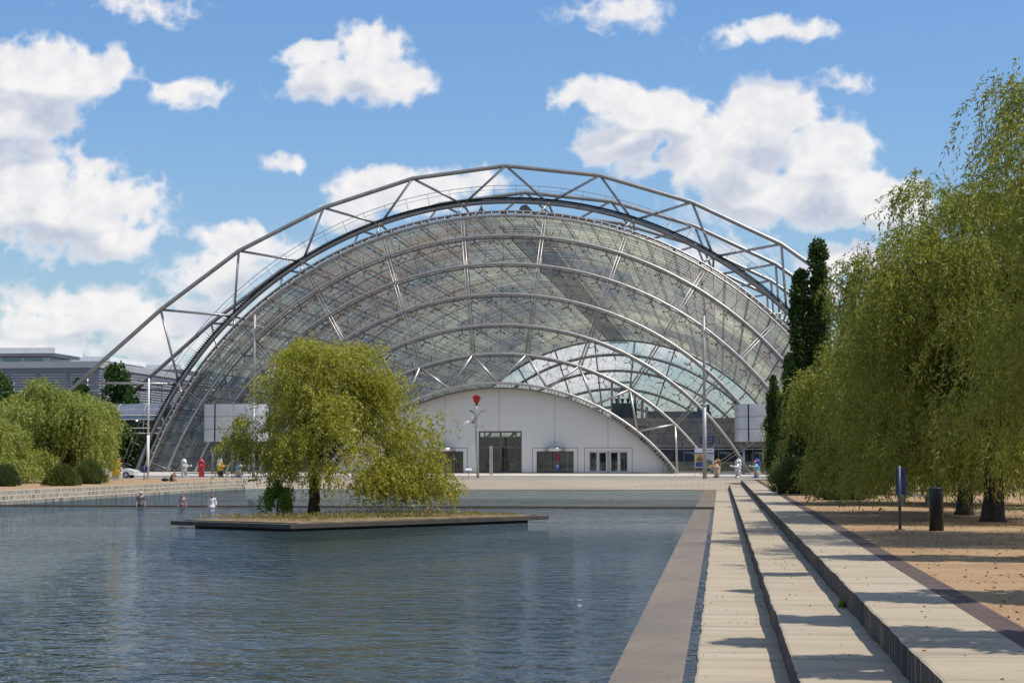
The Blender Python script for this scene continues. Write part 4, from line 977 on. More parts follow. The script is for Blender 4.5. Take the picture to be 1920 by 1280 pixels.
for i in range(2): x = q0.x-2+i*6; tbb(MB().box(x-.3, x+.3, tby-.5, tby+.5, 0, zr-4.4), 'support_pier', M_steeld)

# ------------------------------------------------------------------ drums on posts
def drum(u0, u1, label):
    Y = 190.5; a, b = P(u0,757,Y), P(u1,757,Y); z1_, z0_ = a.z, P(u0,828,Y).z; w = b.x-a.x; xm = (a.x+b.x)/2
    t_ = empty('panelled_drum', label, 'ventilation drum', (xm, Y+1.6, .35), 0, 'metal clad drums on posts')
    cols = [0,.225,.5,.775,1.0]; rx, ry = w/2, 1.7
    for r in range(3):
        zz0 = z0_+(z1_-z0_)*r/3-.35; zz1 = z0_+(z1_-z0_)*(r+1)/3-.35
        for side in (-1, 1):
            for c in range(4):
                t0, t1 = cols[c], cols[c+1]; n = 6; vs = []; fs = []; ga = .022 if c == 0 else .004
                for i in range(n+1):
                    tt = t0+.002+(t1-t0-ga)*i/n; x = -rx+2*rx*tt; y = side*ry*(1-abs(2*tt-1)**3.2)**.5*.9
                    for j, z in enumerate((zz0+.02, (zz0+zz1)/2, zz1-.02)):
                        bul = .05*math.sin(math.pi*i/n)*(1 if j == 1 else 0); vs.append((x, y+side*bul, z))
                for i in range(n):
                    for j in range(2): q = i*3+j; fs.append((q, q+3, q+4, q+1) if side < 0 else (q, q+1, q+4, q+3))
                MB().add(vs, fs).build('cladding_panel', M_panel, t_, True)
    core = MB(); n = 24; vs = []
    for z in (z0_-.35, z1_-.35):
        for i in range(n):
            an = 2*math.pi*i/n; x = rx*.97*math.cos(an); y = ry*.80*math.sin(an); vs.append((x, y, z))
    core.add(vs, [(i, (i+1) % n, n+(i+1) % n, n+i) for i in range(n)]+[tuple(range(n))[::-1], tuple(range(n, 2*n))]); core.build('core', M_steeld, t_)
    for x in (-rx*.72, -rx*.12, rx*.4, rx*.8):
        MB().tube([(x,-.2,0),(x,-.2,z0_-.35)], .12, 8).build('post', M_pole, t_, True)
drum(376, 498, 'grey metal clad drum on posts behind the left row of statues')
drum(1377, 1499, 'grey metal clad drum on posts at the right, partly behind the willow')

# ------------------------------------------------------------------ poles, signs, street furniture
def lamp(u, vtop, Y, z0, label, arms=True, r=.16, white=False, name='lamp_post', cat='lamp post', joint=None):
    b = P(u, 893, Y); h = P(u, vtop, Y).z-z0
    t_ = empty(name, label, cat, (b.x, Y, z0), 0)
    jz = h*.45
    MB().tube([(0,0,0),(0,0,jz)], r, 12).build('lower_shaft', M_white if white else M_pole, t_, True)
    MB().tube([(0,0,jz),(0,0,h)], r*.7, 10).build('upper_shaft', M_white if white else M_pole, t_, True)
    MB().tube([(0,0,jz-.1),(0,0,jz+.12)], r*1.15, 12).build('collar', M_pole, t_, True)
    if arms:
        m_ = MB(); m_.tube([(-.9,0,h-.85),(.9,0,h-.85)], .04, 6); m_.build('cross_arm', M_pole, t_, True)
        for s in (-1, 1):
            MB().obox((s*.75,0,h-.80), .75, .4, .09, Matrix.Rotation(s*-.12, 3, 'Y')).build('lamp_head', M_pole, t_)
    return t_
lamp(475, 590, 183, .1, 'tall grey lamp post with twin heads left of the island willow')
lamp(1321.5, 592, 180.5, .05, 'tall grey lamp post with twin heads in front of the poster board', r=.2)
lamp(277, 709, 176, .0, 'plain white flagpole beside the small blue sign', arms=False, r=.13, white=True, name='flagpole', cat='flagpole')
lamp(162, 709, 230, .0, 'thin white pole far behind the pale willow', arms=False, r=.08, white=True, name='thin_pole', cat='pole')
lamp(1474, 842, 128, .0, 'grey post standing among the dark bushes', arms=False, r=.09, name='grey_post', cat='post')
def board_sign(u, v0, vtop, Y, z0, w, hb_, label, back=True, offx=0.0):
    b = P(u, v0, Y); h = P(u, vtop, Y).z-z0
    t_ = empty('board_sign', label, 'sign', (b.x, Y, z0))
    MB().tube([(0,0,0),(0,0,h)], .045, 8).build('post', M_steeld, t_, True)
    MB().box(offx-w/2, offx+w/2, .05, .09, h-.06-hb_, h-.06).build('board', M_blue, t_)
    m_ = MB(); 
    for z in (h-.2, h-hb_+.1): m_.box(-.02, .2, .035, .05, z, z+.03)
    m_.build('clamp', M_steeld, t_)
    MB().box(-.14, .14, -.14, .14, 0, .02).build('foot_plate', M_steeld, t_); return t_
board_sign(1687.5, 990, 872.5, 53.4, 0, .29, .75, 'dark blue information board on a post beside the grey bollard on the gravel', offx=.05)
board_sign(270, 904, 872, 171, 0, .62, .62, 'small blue board on a post beside the white flagpole')
bp = P(1756, 991, 53); bo = empty('bollard', 'dark grey round litter bin column on the gravel path', 'bollard', (bp.x, 53, 0))
MB().lathe([(.20,0),(.20,1.12),(.195,1.15)], (0,0,0), 28).build('body', mat('anthracite', (.03,.033,.04), .42, .3, .15, 3), bo, True)
MB().lathe([(.205,1.152),(.205,1.17),(.17,1.2)], (0,0,0), 28).build('lid', M_steeld, bo, True)
bn = P(1715, 945, 80); be = empty('bench', 'pale topped low bench under the willows behind the blue board', 'bench', (bn.x, 80, 0))
MB().box(-.75, .75, -.25, .25, .42, .5).build('seat', M_white, be)
for s in (-1, 1): MB().box(s*.55-.1, s*.55+.1, -.22, .22, 0, .42).build('leg', M_stonew, be)
yp = P(217, 903, 168); yo = empty('advertising_pillar', 'yellow poster pillar on a grey base left of the flagpole', 'pillar', (yp.x, 168, 0), .25)
MB().box(-.32, .32, -.32, .32, 0, .42).build('base', M_cladl, yo); MB().box(-.36, .36, -.36, .36, .42, 2.0).build('poster_body', mat('yellow_poster', (.62,.34,.01), .5, 0, .25, 4), yo)
MB().box(-.38, .38, -.38, .38, 2.0, 2.05).build('cap', M_cladl, yo)
m_ = MB()
for i in range(6): m_.box(-.25, .1+.05*(i % 3), -.368, -.36, .7+i*.2, .76+i*.2)
m_.build('poster_print', mat('print_orange', (.45,.18,.02), .6), yo)
# white slanted bar (barrier arm) by the pillar
ba = empty('barrier_arm', 'raised white barrier arm behind the yellow pillar', 'barrier', (P(226,875,172).x, 172, .1))
e = P(202,828,172); MB().tube([(0,0,.9),(e.x-ba.location.x,0,e.z-.1)], .06, 6).build('arm', M_white, ba); MB().box(-.12,.12,-.12,.12,0,1.1).build('post', M_white, ba)
# parked car seen behind the left bushes
cp = P(197, 884, 176); car = empty('parked_car', 'white estate car parked behind the clipped bushes and yellow pillar', 'car', (cp.x-.6, 181, .05))
def car_body(m_, prof, w):
    n = len(prof); vs = [(x, -w/2, z) for x, z in prof]+[(x, w/2, z) for x, z in prof]
    m_.add(vs, [tuple(range(n)), tuple(range(n, 2*n))[::-1]]+[(i, n+i, n+(i+1) % n, (i+1) % n) for i in range(n)]); return m_
car_body(MB(), [(-2.1,.3),(2.1,.3),(2.15,.75),(1.2,.95),(-2.15,.95)], 1.75).build('body', mat('car_white', (.75,.75,.72), .25), car)
car_body(MB(), [(-2.1,.952),(1.2,.952),(.5,1.45),(-1.8,1.48)], 1.5).build('cabin', M_door, car)
car_body(MB(), [(-1.85,1.482),(.5,1.452),(.4,1.50),(-1.7,1.52)], 1.45).build('roof', MATS['car_white'], car)
for x in (-1.35, 1.35):
    for s in (-1, 1): 
        w_ = MB().tube([(x, s*.86-.1, .32),(x, s*.86+.1, .32)], .32, 14).build('wheel', M_dark, car, True); MB().tube([(x, s*.97-.01, .32),(x, s*.97+.01, .32)], .18, 10).build('rim', M_steel, w_)
MB().box(2.12, 2.17, -.7, -.4, .6, .72).build('headlight', M_white, car); MB().box(2.12, 2.17, .4, .7, .6, .72).build('headlight', M_white, car)
# poster board
pY = 186.5; pa, pb_ = P(1303,840,pY), P(1338,876,pY)
po = empty('poster_board', 'glazed poster board with a yellow and a green poster behind the tall lamp post', 'poster board', (pa.x, pY, .16)); w = pb_.x-pa.x
zt, zb = pa.z-.16, pb_.z-.16
for x in (-.03, w+.03): MB().tube([(x,0,0),(x,0,zt+.45)], .035, 6).build('post', M_pole, po)
MB().box(0, w, -.05, .05, zb, zt).build('case', M_white, po)
MB().box(.06, w*.49, -.065, -.052, zb+.06, zb+(zt-zb)*.68).build('yellow_poster', mat('poster_yellow', (.62,.42,.02), .5), po)
MB().box(.06, w*.49, -.072, -.066, zb+.06, zb+(zt-zb)*.28).build('poster_footer', M_blue, po)
m_ = MB(); m_.sph((w*.27,-.072,zb+1.12), (.11,.01,.13), 10, 8); m_.sph((w*.27,-.072,zb+.80), (.34,.01,.22), 10, 8); m_.build('poster_portrait', mat('poster_brown', (.16,.12,.10), .6), po)
MB().box(w*.15, w*.42, -.078, -.074, zb+.62, zb+.69).build('poster_red_line', mat('poster_redl', (.5,.03,.03), .5), po)
MB().box(w*.53, w-.06, -.065, -.052, zb+.06, zb+(zt-zb)*.68).build('grey_poster', mat('poster_grey', (.42,.45,.47), .5), po)
MB().box(w*.53, w-.06, -.072, -.066, zb+.06, zb+(zt-zb)*.2).build('poster_meadow', mat('poster_green', (.12,.28,.05), .5), po)
m_ = MB(); m_.sph((w*.7,-.072,zb+.6), (.2,.01,.2), 10, 8); m_.sph((w*.85,-.072,zb+.5), (.17,.01,.2), 10, 8); m_.build('poster_motif', mat('poster_plum', (.14,.10,.12), .6), po)
MB().box(0, w, -.062, -.052, zt-.56, zt-.44).build('blue_stripe', M_blue, po)
MB().box(w*.40, w*.47, -.062, -.052, zt-.28, zt-.12).build('logo_square', M_blue, po); MB().box(w*.6, w-.08, -.062, -.052, zt-.26, zt-.14).build('header_print', mat('print_blue', (.15,.32,.45), .5), po)
# slim pylon and small info sign by the rose
q = P(903.5+.0, 889, 189); 
py_ = empty('steel_pylon', 'slim polished steel pylon in front of the tall glass gate', 'pylon', (P(921,889,189).x, 189, .3)); MB().box(-.16,.16,-.08,.08,0,2.95).build('shaft', MATS['polished_steel'], py_); MB().box(-.02,.02,-.095,-.081,.3,2.9).build('slot', M_steeld, py_)
q = P(878.5, 897, 181); inf = empty('info_plate', 'small white tilted plate on a thin stand left of the steel rose', 'sign', (q.x, 181, .07))
MB().tube([(0,0,0),(0,0,.8)], .02, 6).build('stand', M_steeld, inf); MB().obox((0,-.02,.86), .62, .05, .2, Matrix.Rotation(-.6,3,'X')).build('plate', M_white, inf)
# ------------------------------------------------------------------ steel rose
rY = 181.5; rb = P(896, 893, rY); ro = empty('rose_sculpture', 'giant steel rose sculpture with a red bloom in front of the white wall', 'sculpture', (rb.x, rY, .07)); 
def rp_(u, v, dy=0): q = P(u, v, rY); return (q.x-rb.x, dy, q.z-.07)
MB().tube([rp_(896,896.5), rp_(895.5,870), rp_(893.5,840), rp_(892.3,815), rp_(892.5,795), rp_(893.6,780), rp_(893.8,757)], [.13,.12,.11,.10,.09,.08,.07], 8).build('stem', M_steel, ro, True)
M_red = mat('rose_red', (.42,.012,.014), .3, 0, .2, 6); M_leafs = mat('steel_leaf', (.50,.48,.46), .4, .7, .15, 5); M_sep = mat('sepal_green', (.02,.11,.05), .35)
cz = Vector(rp_(894, 757))
for i in range(7):
    a = i*2*math.pi/7+.3; ou = Vector((math.cos(a), math.sin(a), 0)); tn = Vector((-math.sin(a), math.cos(a), 0)); vs = []; fs = []; rr = .40 if i % 2 else .33
    for r in range(6):
        t = r/5; rad_ = rr*(.12+.88*min(1, t*1.25)**.55)*(1.0+.14*(t > .9))+.02; z = t*(.74+.07*(i % 3))
        for s in range(5):
            ww_ = (s-2)/2; an = a+ww_*.66*(1-.30*(t > .95)); vs.append(cz+Vector((math.cos(an)*rad_, math.sin(an)*rad_, z-.10*abs(ww_)**1.5*t**2)))
    for r in range(5):
        for s in range(4): q = r*5+s; fs.append((q, q+1, q+6, q+5))
    MB().add(vs, fs).build('petal', M_red, ro, True)
MB().sph(cz+Vector((0,0,.26)), (.19,.19,.26), 12, 8).build('bloom_heart', M_red, ro, True)
for i in range(6):
    a = i*2*math.pi/6; ou = Vector((math.cos(a), math.sin(a), 0)); tn = Vector((-ou.y, ou.x, 0))
    MB().add([cz+ou*.05-tn*.07, cz+ou*.05+tn*.07, cz+ou*.5+Vector((0,0,.0)), cz+ou*.28+tn*.05+Vector((0,0,-.12)), cz+ou*.28-tn*.05+Vector((0,0,-.12))], [(0,1,3,4),(4,3,2)]).build('sepal', M_sep, ro)
def rleaf(p0, p1, w_, nm='leaf', m=None, br=None):
    p0, p1 = Vector(p0), Vector(p1); d_ = p1-p0; w_ *= 1.35; up = Vector((0, -.6, .8)); sd = d_.cross(up).normalized(); nn = sd.cross(d_).normalized(); vs = []; fs = []
    for i in range(7):
        t = i/6; ww_ = w_*math.sin(math.pi*min(.98, t*.93+.05))**.8
        c = p0+d_*t+nn*(.1*math.sin(t*3))
        vs += [c-sd*ww_+nn*.08, c, c+sd*ww_+nn*.08]
    for i in range(6): q = i*3; fs += [(q,q+1,q+4,q+3),(q+1,q+2,q+5,q+4)]
    MB().add(vs, fs).build(nm, m or M_leafs, ro, True)
    if br: MB().tube([br, p0], .035, 5).build('leaf_stalk', M_steel, ro)
rleaf(rp_(896,779,-.2), rp_(914,770,-.5), .16, br=rp_(893.6,785)); rleaf(rp_(890,776,.2), rp_(877,770,.4), .10, m=M_steelg, br=rp_(893.6,785))
rleaf(rp_(889,794,-.3), rp_(896,785,-.9), .30, m=mat('leaf_bronze', (.24,.19,.15), .4, .5)); rleaf(rp_(884,791,-.1), rp_(870,799,-.5), .17, br=rp_(892.3,794))
rleaf(rp_(888.5,787,0), rp_(886.5,779,.1), .14); rleaf(rp_(896,803,-.1), rp_(911,809,-.9), .34, br=rp_(892.3,800)); rleaf(rp_(902,800,.0), rp_(917,803,-.2), .13)
rleaf(rp_(893,803,.1), rp_(888,801,.7), .28, m=M_steelg)
for v in (812, 822, 834, 845, 858): c = Vector(rp_(893,v)); MB().tube([c, c+Vector((.16*(1 if v % 2 else -1),0,.06))], [.03,.005], 4).build('thorn', M_steel, ro)

# ------------------------------------------------------------------ standing lion statues
def lumps(name, lst, m, parent, vox=.045):
    mb = MB()
    for it in lst:
        if it[0] == 's': mb.sph(it[1], it[2], 14, 10)
        else: mb.tube(it[1], it[2], 10)
    o = mb.build(name, m, parent, True)
    r_ = o.modifiers.new('remesh', 'REMESH'); r_.mode = 'VOXEL'; r_.voxel_size = vox; r_.use_smooth_shade = True
    s_ = o.modifiers.new('smooth', 'SMOOTH'); s_.factor = .6; s_.iterations = 4
    return o
def lion(u, v, Y, z0, face, label, body, head, paw, feet, legs=None, mane=None, torso2=None, k=1.0):
    b = P(u, v, Y); t_ = empty('lion_statue', label, 'statue', (b.x, Y, z0), 0, 'painted upright lion statues on the plaza'); t_.scale = (k,k,k)
    f = face  # +1 looks right, -1 looks left; turned partly to the viewer
    lumps('body', [('s',(0,0,1.0),(.33,.32,.45)),('s',(0,0,.72),(.30,.30,.33)),('s',(.02*f,0,1.28),(.31,.28,.22)),
        ('t',[(-.02*f,-.16,.62),(-.03*f,-.18,.1)],[.17,.14]),('t',[(.05*f,.17,.62),(.05*f,.18,.1)],[.17,.14]),
        ('t',[(.08*f,-.24,1.22),(.26*f,-.36,1.05),(.46*f,-.36,1.10)],[.13,.11,.09]),('t',[(.08*f,.22,1.25),(.33*f,.30,1.10),(.55*f,.28,1.14)],[.12,.10,.085])], body, t_)
    for s in (-1, 1): lumps('foot', [('s',(.09*f,s*.19,.09),(.24,.13,.10))], feet, t_)
    lumps('paw', [('s',(.52*f,-.37,1.12),(.12,.11,.11))], paw, t_); lumps('paw', [('s',(.63*f,.28,1.17),(.12,.11,.11))], paw, t_)
    lumps('mane', [('s',(-.06*f,0,1.55),(.31,.30,.33)),('s',(-.10*f,0,1.28),(.28,.30,.25))] if mane else [('s',(-.03*f,0,1.56),(.27,.25,.28))], mane or head, t_)
    lumps('face', [('s',(.14*f,-.06,1.56),(.19,.18,.19)),('s',(.27*f,-.09,1.50),(.12,.12,.09))], head, t_, .035)
    MB().sph((.385*f,-.12,1.53), (.035,.04,.03), 8, 6).build('nose', M_dark, t_, True)
    for s in (-1, 1):
        MB().sph((.25*f, -.08+s*.10-.03, 1.63), .028, 8, 6).build('eye', M_dark, t_, True)
        MB().sph((-.02*f+.02*s, s*.17, 1.82), (.075,.05,.085), 10, 8).build('ear', mane or head, t_, True)
    if torso2: lumps('vest', [('s',(.03*f,-.03,1.12),(.315,.31,.27)),('s',(.02*f,-.08,1.0),(.31,.27,.25))], torso2, t_)
    if legs: lumps('trousers', [('s',(.01*f,0,.62),(.31,.31,.2)),('t',[(-.02*f,-.16,.6),(-.03*f,-.18,.2)],[.19,.16]),('t',[(.05*f,.17,.6),(.05*f,.18,.2)],[.19,.16])], legs, t_)
    t_.rotation_euler.z = -.35*f
    MB().box(-.42,.42,-.42,.42,-.01,.025).build('base_plate', M_cladl, t_)
    return t_
def gloss(nm, c, **k): return mat(nm, c, .28, 0, .08, 4, **k)
def stripes(name, c1, c2, scale, rot):
    m = bpy.data.materials.new(name); m.use_nodes = True; t = NT(m.node_tree); b = t.n['Principled BSDF']; b.inputs['Roughness'].default_value = .35
    tcn = t.add('ShaderNodeTexCoord'); mp = t.add('ShaderNodeMapping'); mp.inputs['Rotation'].default_value = rot; t.link(tcn.outputs['Object'], mp.inputs[0])
    wv = t.add('ShaderNodeTexWave'); wv.inputs['Scale'].default_value = scale; wv.inputs['Distortion'].default_value = 4; wv.inputs['Detail Scale'].default_value = 1.5; t.link(mp.outputs[0], wv.inputs[0])
    t.link(t.mix(t.mapr(wv.outputs[1], .55, .7), c4(c1), c4(c2)), b.inputs['Base Color']); return m
zeb = stripes('white_black_scribble', (.78,.78,.76), (.05,.05,.05), 4.5, (0,.6,0))
wht = gloss('gloss_white', (.78,.78,.76)); redg = gloss('gloss_red', (.42,.025,.03)); yel = gloss('gloss_yellow', (.72,.46,.02)); blk = gloss('gloss_black', (.015,.015,.018))
blu = gloss('gloss_blue', (.012,.05,.42)); lbl = gloss('gloss_light_blue', (.20,.42,.55)); tan_ = gloss('gloss_tan', (.50,.36,.24)); brn = gloss('gloss_brown', (.20,.09,.03)); org = gloss('gloss_orange', (.62,.24,.05)); silv = mat('silver_tiles', (.62,.62,.62), .3, .35, .35, 9)
sY, sz = 183.5, .1
LK = 1.0
lion(345, 898, sY, sz, 1, 'white statue scribbled with black stripes, leftmost of the left row', zeb, wht, wht, zeb, mane=zeb)
lion(377.5, 898, sY, sz, 1, 'plain red statue, second of the left row', redg, redg, redg, redg, mane=redg)
lion(413, 898, sY, sz, 1, 'white headed statue in yellow cape and black trousers', yel, wht, tan_, blk, legs=blk, mane=wht, torso2=None)
lion(446, 898, sY, sz, 1, 'blue statue with yellow paws beside the left lamp post', lbl, org, yel, blu, legs=tan_, mane=blu)
lion(1345, 893, sY, sz, -1, 'brown maned statue with sword at its hip next to the right lamp post', tan_, tan_, org, blk, mane=brn)
lion(1384, 893, sY, sz, -1, 'silver grey tiled statue in the middle of the right row', silv, silv, silv, silv, mane=silv)
lion(1419, 893, sY, sz, -1, 'bright blue statue with yellow paws in the right row', lbl, org, yel, blu, legs=tan_, mane=blu)
lion(1449, 893, sY, sz, -1, 'orange maned statue in dark coat half hidden by the olive bush', gloss('dark_coat', (.02,.03,.02)), org, org, blk, mane=gloss('vivid_orange', (.75,.17,.01)))

# ------------------------------------------------------------------ people
def skin_obj(name, chains, m, parent, sub=2):
    """chains: list of lists of (x,y,z,r); points shared by position are welded"""
    vs = []; rs = []; es = []; key = {}
    def vid(p):
        k = (round(p[0],3), round(p[1],3), round(p[2],3))
        if k not in key: key[k] = len(vs); vs.append(p[:3]); rs.append(p[3])
        return key[k]
    for ch in chains:
        ids = [vid(p) for p in ch]
        for a, b in zip(ids[:-1], ids[1:]): es.append((a, b))
    me = bpy.data.meshes.new(name); me.from_pydata(vs, es, []); o = bpy.data.objects.new(name, me); COL.objects.link(o); o.parent = parent
    s_ = o.modifiers.new('skin', 'SKIN'); s_.use_smooth_shade = True
    for i, sv in enumerate(me.skin_vertices[0].data): sv.radius = (rs[i], rs[i]); sv.use_root = (i == 0)
    ss = o.modifiers.new('sub', 'SUBSURF'); ss.levels = sub; ss.render_levels = sub
    me.materials.append(m)
    dg = bpy.context.evaluated_depsgraph_get(); me2 = bpy.data.meshes.new_from_object(o.evaluated_get(dg)); o.modifiers.clear(); o.data = me2
    if not me2.materials: me2.materials.append(m)
    return o
def hand(p, d, s=1, out=1):
    """palm and five finger chains starting at wrist p, pointing along d"""
    p = Vector(p); d = Vector(d).normalized(); sd = Vector((0,1,0)) if abs(d.y) < .7 else Vector((1,0,0)); n = d.cross(sd)
    palm = p+d*.07; ch = [[(*p,.026),(*palm,.034)]]
    for i, (o_, L) in enumerate(((-.03,.065),(-.01,.08),(.011,.076),(.03,.058))):
        k = palm+d*.035+sd*o_; m1 = k+d*L*.5+n*.008; e = m1+d*L*.45+n*.025; ch.append([(*palm,.034),(*k,.0105),(*m1,.009),(*e,.0075)])
    k = p+d*.035-sd*.035; e = k+d*.05-sd*.02+n*.02; ch.append([(*palm,.034),(*k,.012),(*e,.009)]); return ch
def face(t_, c, fwd, hairm, skinm, hair='short', cap=None):
    c = Vector(c); f = Vector(fwd).normalized(); sd = Vector((-f.y, f.x, 0)); ang = math.atan2(f.y, f.x); rot = Matrix.Rotation(ang, 3, 'Z')
    for s in (-1, 1):
        MB().sph(c+f*.092+sd*s*.032+Vector((0,0,.005)), .011, 8, 6).build('eye', M_dark, t_, True)
    m_ = MB(); m_.sph(c-f*.02+Vector((0,0,.035)), (.105,.092,.105), 14, 10, rot)
    if hair == 'bob': m_.sph(c-f*.045+Vector((0,0,-.03)), (.085,.105,.12), 12, 8, rot)
    else: m_.sph(c-f*.05+Vector((0,0,.0)), (.07,.088,.09), 12, 8, rot)
    m_.build('hair', hairm, t_, True)
    MB().tube([c+f*.092-sd*.02+Vector((0,0,-.062)), c+f*.098+Vector((0,0,-.064)), c+f*.092+sd*.02+Vector((0,0,-.062))], .006, 6).build('lips', mat('lips', (.35,.08,.07), .5), t_, True)
def head_chain(c, f):
    c = Vector(c); f = Vector(f).normalized()
    return [(*(c+Vector((0,0,-.16))),.052),(*(c+Vector((0,0,-.09))+f*.01),.055),(*(c+Vector((0,0,-.02))+f*.015),.084),(*(c+Vector((0,0,.05))),.088),(*(c+Vector((0,0,.10))-f*.01),.06)]
def woman(u, v, Y, label, H, garment, garment2, hairm, hair, sleeves, lean=.1, fwd=(.25,-1,0)):
    top = P(u, v, Y); z0 = -1.46; k = (top.z-z0)/1.66
    t_ = empty('person', label, 'person', (top.x, Y, z0), 0, 'people walking along the sunken path between the pools'); t_.scale = (k,k,k)
    f = Vector(fwd).normalized(); sd = Vector((-f.y, f.x, 0)); V = lambda x, y, z: tuple(sd*x+f*y+Vector((0,0,z)))
    pel = (*V(0,0,.92), .15); hc = V(0, .05, 1.52)
    body = [[pel, (*V(0,0,1.05),.125), (*V(0,0,1.22),.14), (*V(0,0,1.34),.11), (*V(0,.02,1.39),.055)]+head_chain(hc, f)[1:]]
    # nose and ears come out of the head
    hn = Vector(hc)+Vector((0,0,-.02))+f*.015
    body.append([(*(Vector(hc)+Vector((0,0,-.02))+f*.015),.084), (*(Vector(hc)+f*.105+Vector((0,0,-.02))),.014)])
    for s in (-1, 1):
        sh = (*V(s*.17,0,1.34),.055); el = (*V(s*.245,-.02,1.08),.043); wr = (*V(s*.25,.07,.86),.028)
        body.append([(*V(0,0,1.34),.11), sh, el, wr]); body += hand(wr[:3], Vector(V(s*.0,.06,-.3)), s)
        kx = .10 if s > 0 else -.06; body.append([pel, (*V(s*.09,.01,.84),.095), (*V(s*.10,kx,.48),.062), (*V(s*.10,kx-.10*(s<0)*1.0,.10),.042), (*V(s*.10,kx+.02-.1*(s<0),.05),.042), (*V(s*.10,kx+.14-.1*(s<0),.03),.032)])
    skin_obj('body', body, M_skin, t_)
    g_ = [[(*V(0,0,.80),.185), (*V(0,0,.95),.175), (*V(0,0,1.08),.145), (*V(0,.01,1.22),.160), (*V(0,0,1.325),.115), (*V(0,.01,1.36),.07)]]
    for s in (-1, 1):
        c_ = [(*V(0,0,1.325),.115), (*V(s*.17,0,1.335),.068)]
        if sleeves > .1: c_.append((*V(s*.245,-.02,1.08),.062))
        if sleeves > .6: c_.append((*V(s*.25,.055,.90),.048))
        g_.append(c_)
    skin_obj('top', g_, garment, t_)
    m_ = MB(); m_.lathe([(.15,.95),(.2,.8),(.215,.45)], (0,0,0), 16); m_.build('skirt', garment2, t_, True)
    for s in (-1, 1): MB().sph(V(s*.10,(.10 if s > 0 else -.16)+.07,.03), (.05,.13,.035), 10, 6, Matrix.Rotation(math.atan2(f.y, f.x)-math.pi/2, 3, 'Z')).build('shoe', M_dark, t_, True)
    face(t_, hc, f, hairm, M_skin, hair); return t_
wh_hair = mat('white_hair', (.70,.69,.66), .6, 0, .1, 30, .5, 60); rd_hair = mat('auburn_hair', (.16,.025,.02), .45, 0, .25, 30, .5, 60)
pat = mat('leaf_print', (.05,.05,.045), .8, 0, .3, 14, col2=(.30,.29,.26)); pat2 = mat('plum_print', (.10,.02,.05), .8, 0, .3, 9, col2=(.55,.50,.55))
woman(264, 920, 104.5, 'white haired person in a grey patterned blouse and dark skirt', 1.62, pat, M_dark, wh_hair, 'short', .5, fwd=(.5,-1,0))
woman(342, 924.5, 104.5, 'red haired person in a sleeveless dark dress with light pattern', 1.6, pat2, mat('plum', (.09,.015,.035), .8), rd_hair, 'bob', 0, fwd=(.25,-1,0))
woman(398, 925, 104.5, 'red haired person in a long sleeved white jacket', 1.6, mat('white_cloth', (.80,.79,.84), .85), mat('white_cloth', (.8,.79,.84)), rd_hair, 'bob', 1, fwd=(.15,-1,0))
# man sitting on the left steps
mp_ = G(322, 904, .03); ms = empty('person', 'bald person in a dark shirt sitting hunched on the left steps', 'person', (P(322,904,158).x, 158, .03))
ms.location.x = XL-1.75 if False else ms.location.x
f = Vector((.9, -.45, 0)).normalized(); sd = Vector((-f.y, f.x, 0)); V = lambda x, y, z: tuple(sd*x+f*y+Vector((0,0,z)))
pel = (*V(0,-.05,.13),.15); hc = V(0,.34,.74)
body = [[pel, (*V(0,0,.30),.14), (*V(0,.12,.48),.15), (*V(0,.20,.58),.11), (*V(0,.26,.63),.055), (*V(0,.31,.67),.06), (*V(0,.345,.73),.085), (*V(0,.34,.80),.088), (*V(0,.33,.85),.06)], [(*V(0,.345,.73),.085), (*V(0,.44,.70),.014)]]
for s in (-1, 1):
    wr = (*V(s*.06,.52,.36),.03); body.append([(*V(0,.20,.58),.11), (*V(s*.19,.20,.55),.06), (*V(s*.24,.36,.30),.048), wr]); body += hand(wr[:3], Vector(V(-s*.3,.2,-.1)), s)
    body.append([pel, (*V(s*.11,.05,.12),.10), (*V(s*.15,.42,.16),.07), (*V(s*.14,.48,-.19),.048), (*V(s*.14,.50,-.23),.042), (*V(s*.14,.62,-.245),.03)])
skin_obj('body', body, M_skin, ms)
g_ = [[(*V(0,-.05,.16),.165), (*V(0,0,.30),.165), (*V(0,.12,.48),.172), (*V(0,.195,.575),.12)]]
for s in (-1, 1): g_.append([(*V(0,.195,.575),.12), (*V(s*.19,.20,.55),.078), (*V(s*.235,.32,.36),.065)])
skin_obj('shirt', g_, mat('olive_shirt', (.045,.045,.035), .85), ms)
g_ = [[(*V(0,-.05,.13),.17), (*V(s*.11,.05,.125),.118), (*V(s*.145,.36,.155),.088)] for s in (-1, 1)]
skin_obj('shorts', g_, mat('grey_shorts', (.10,.09,.08), .85), ms)
for s in (-1, 1): MB().sph(Vector(hc)+Vector(V(s*.032,.095,-.0)), .011, 8, 6).build('eye', M_dark, ms, True); MB().sph(V(s*.14,.58,-.235), (.06,.06,.035), 10, 6).build('shoe', mat('brown_shoe', (.12,.06,.04), .7), ms, True)
bg_ = empty('bag', 'black bag lying beside the person on the left steps', 'bag', (ms.location.x-.62, 158.1, .03)); MB().sph((0,0,.13), (.36,.2,.15), 14, 8).build('bag_body', M_dark, bg_, True); MB().tube([(-.2,0,.2),(-.1,-.05,.36),(.1,-.05,.36),(.2,0,.2)], .018, 5).build('strap', M_dark, bg_, True)
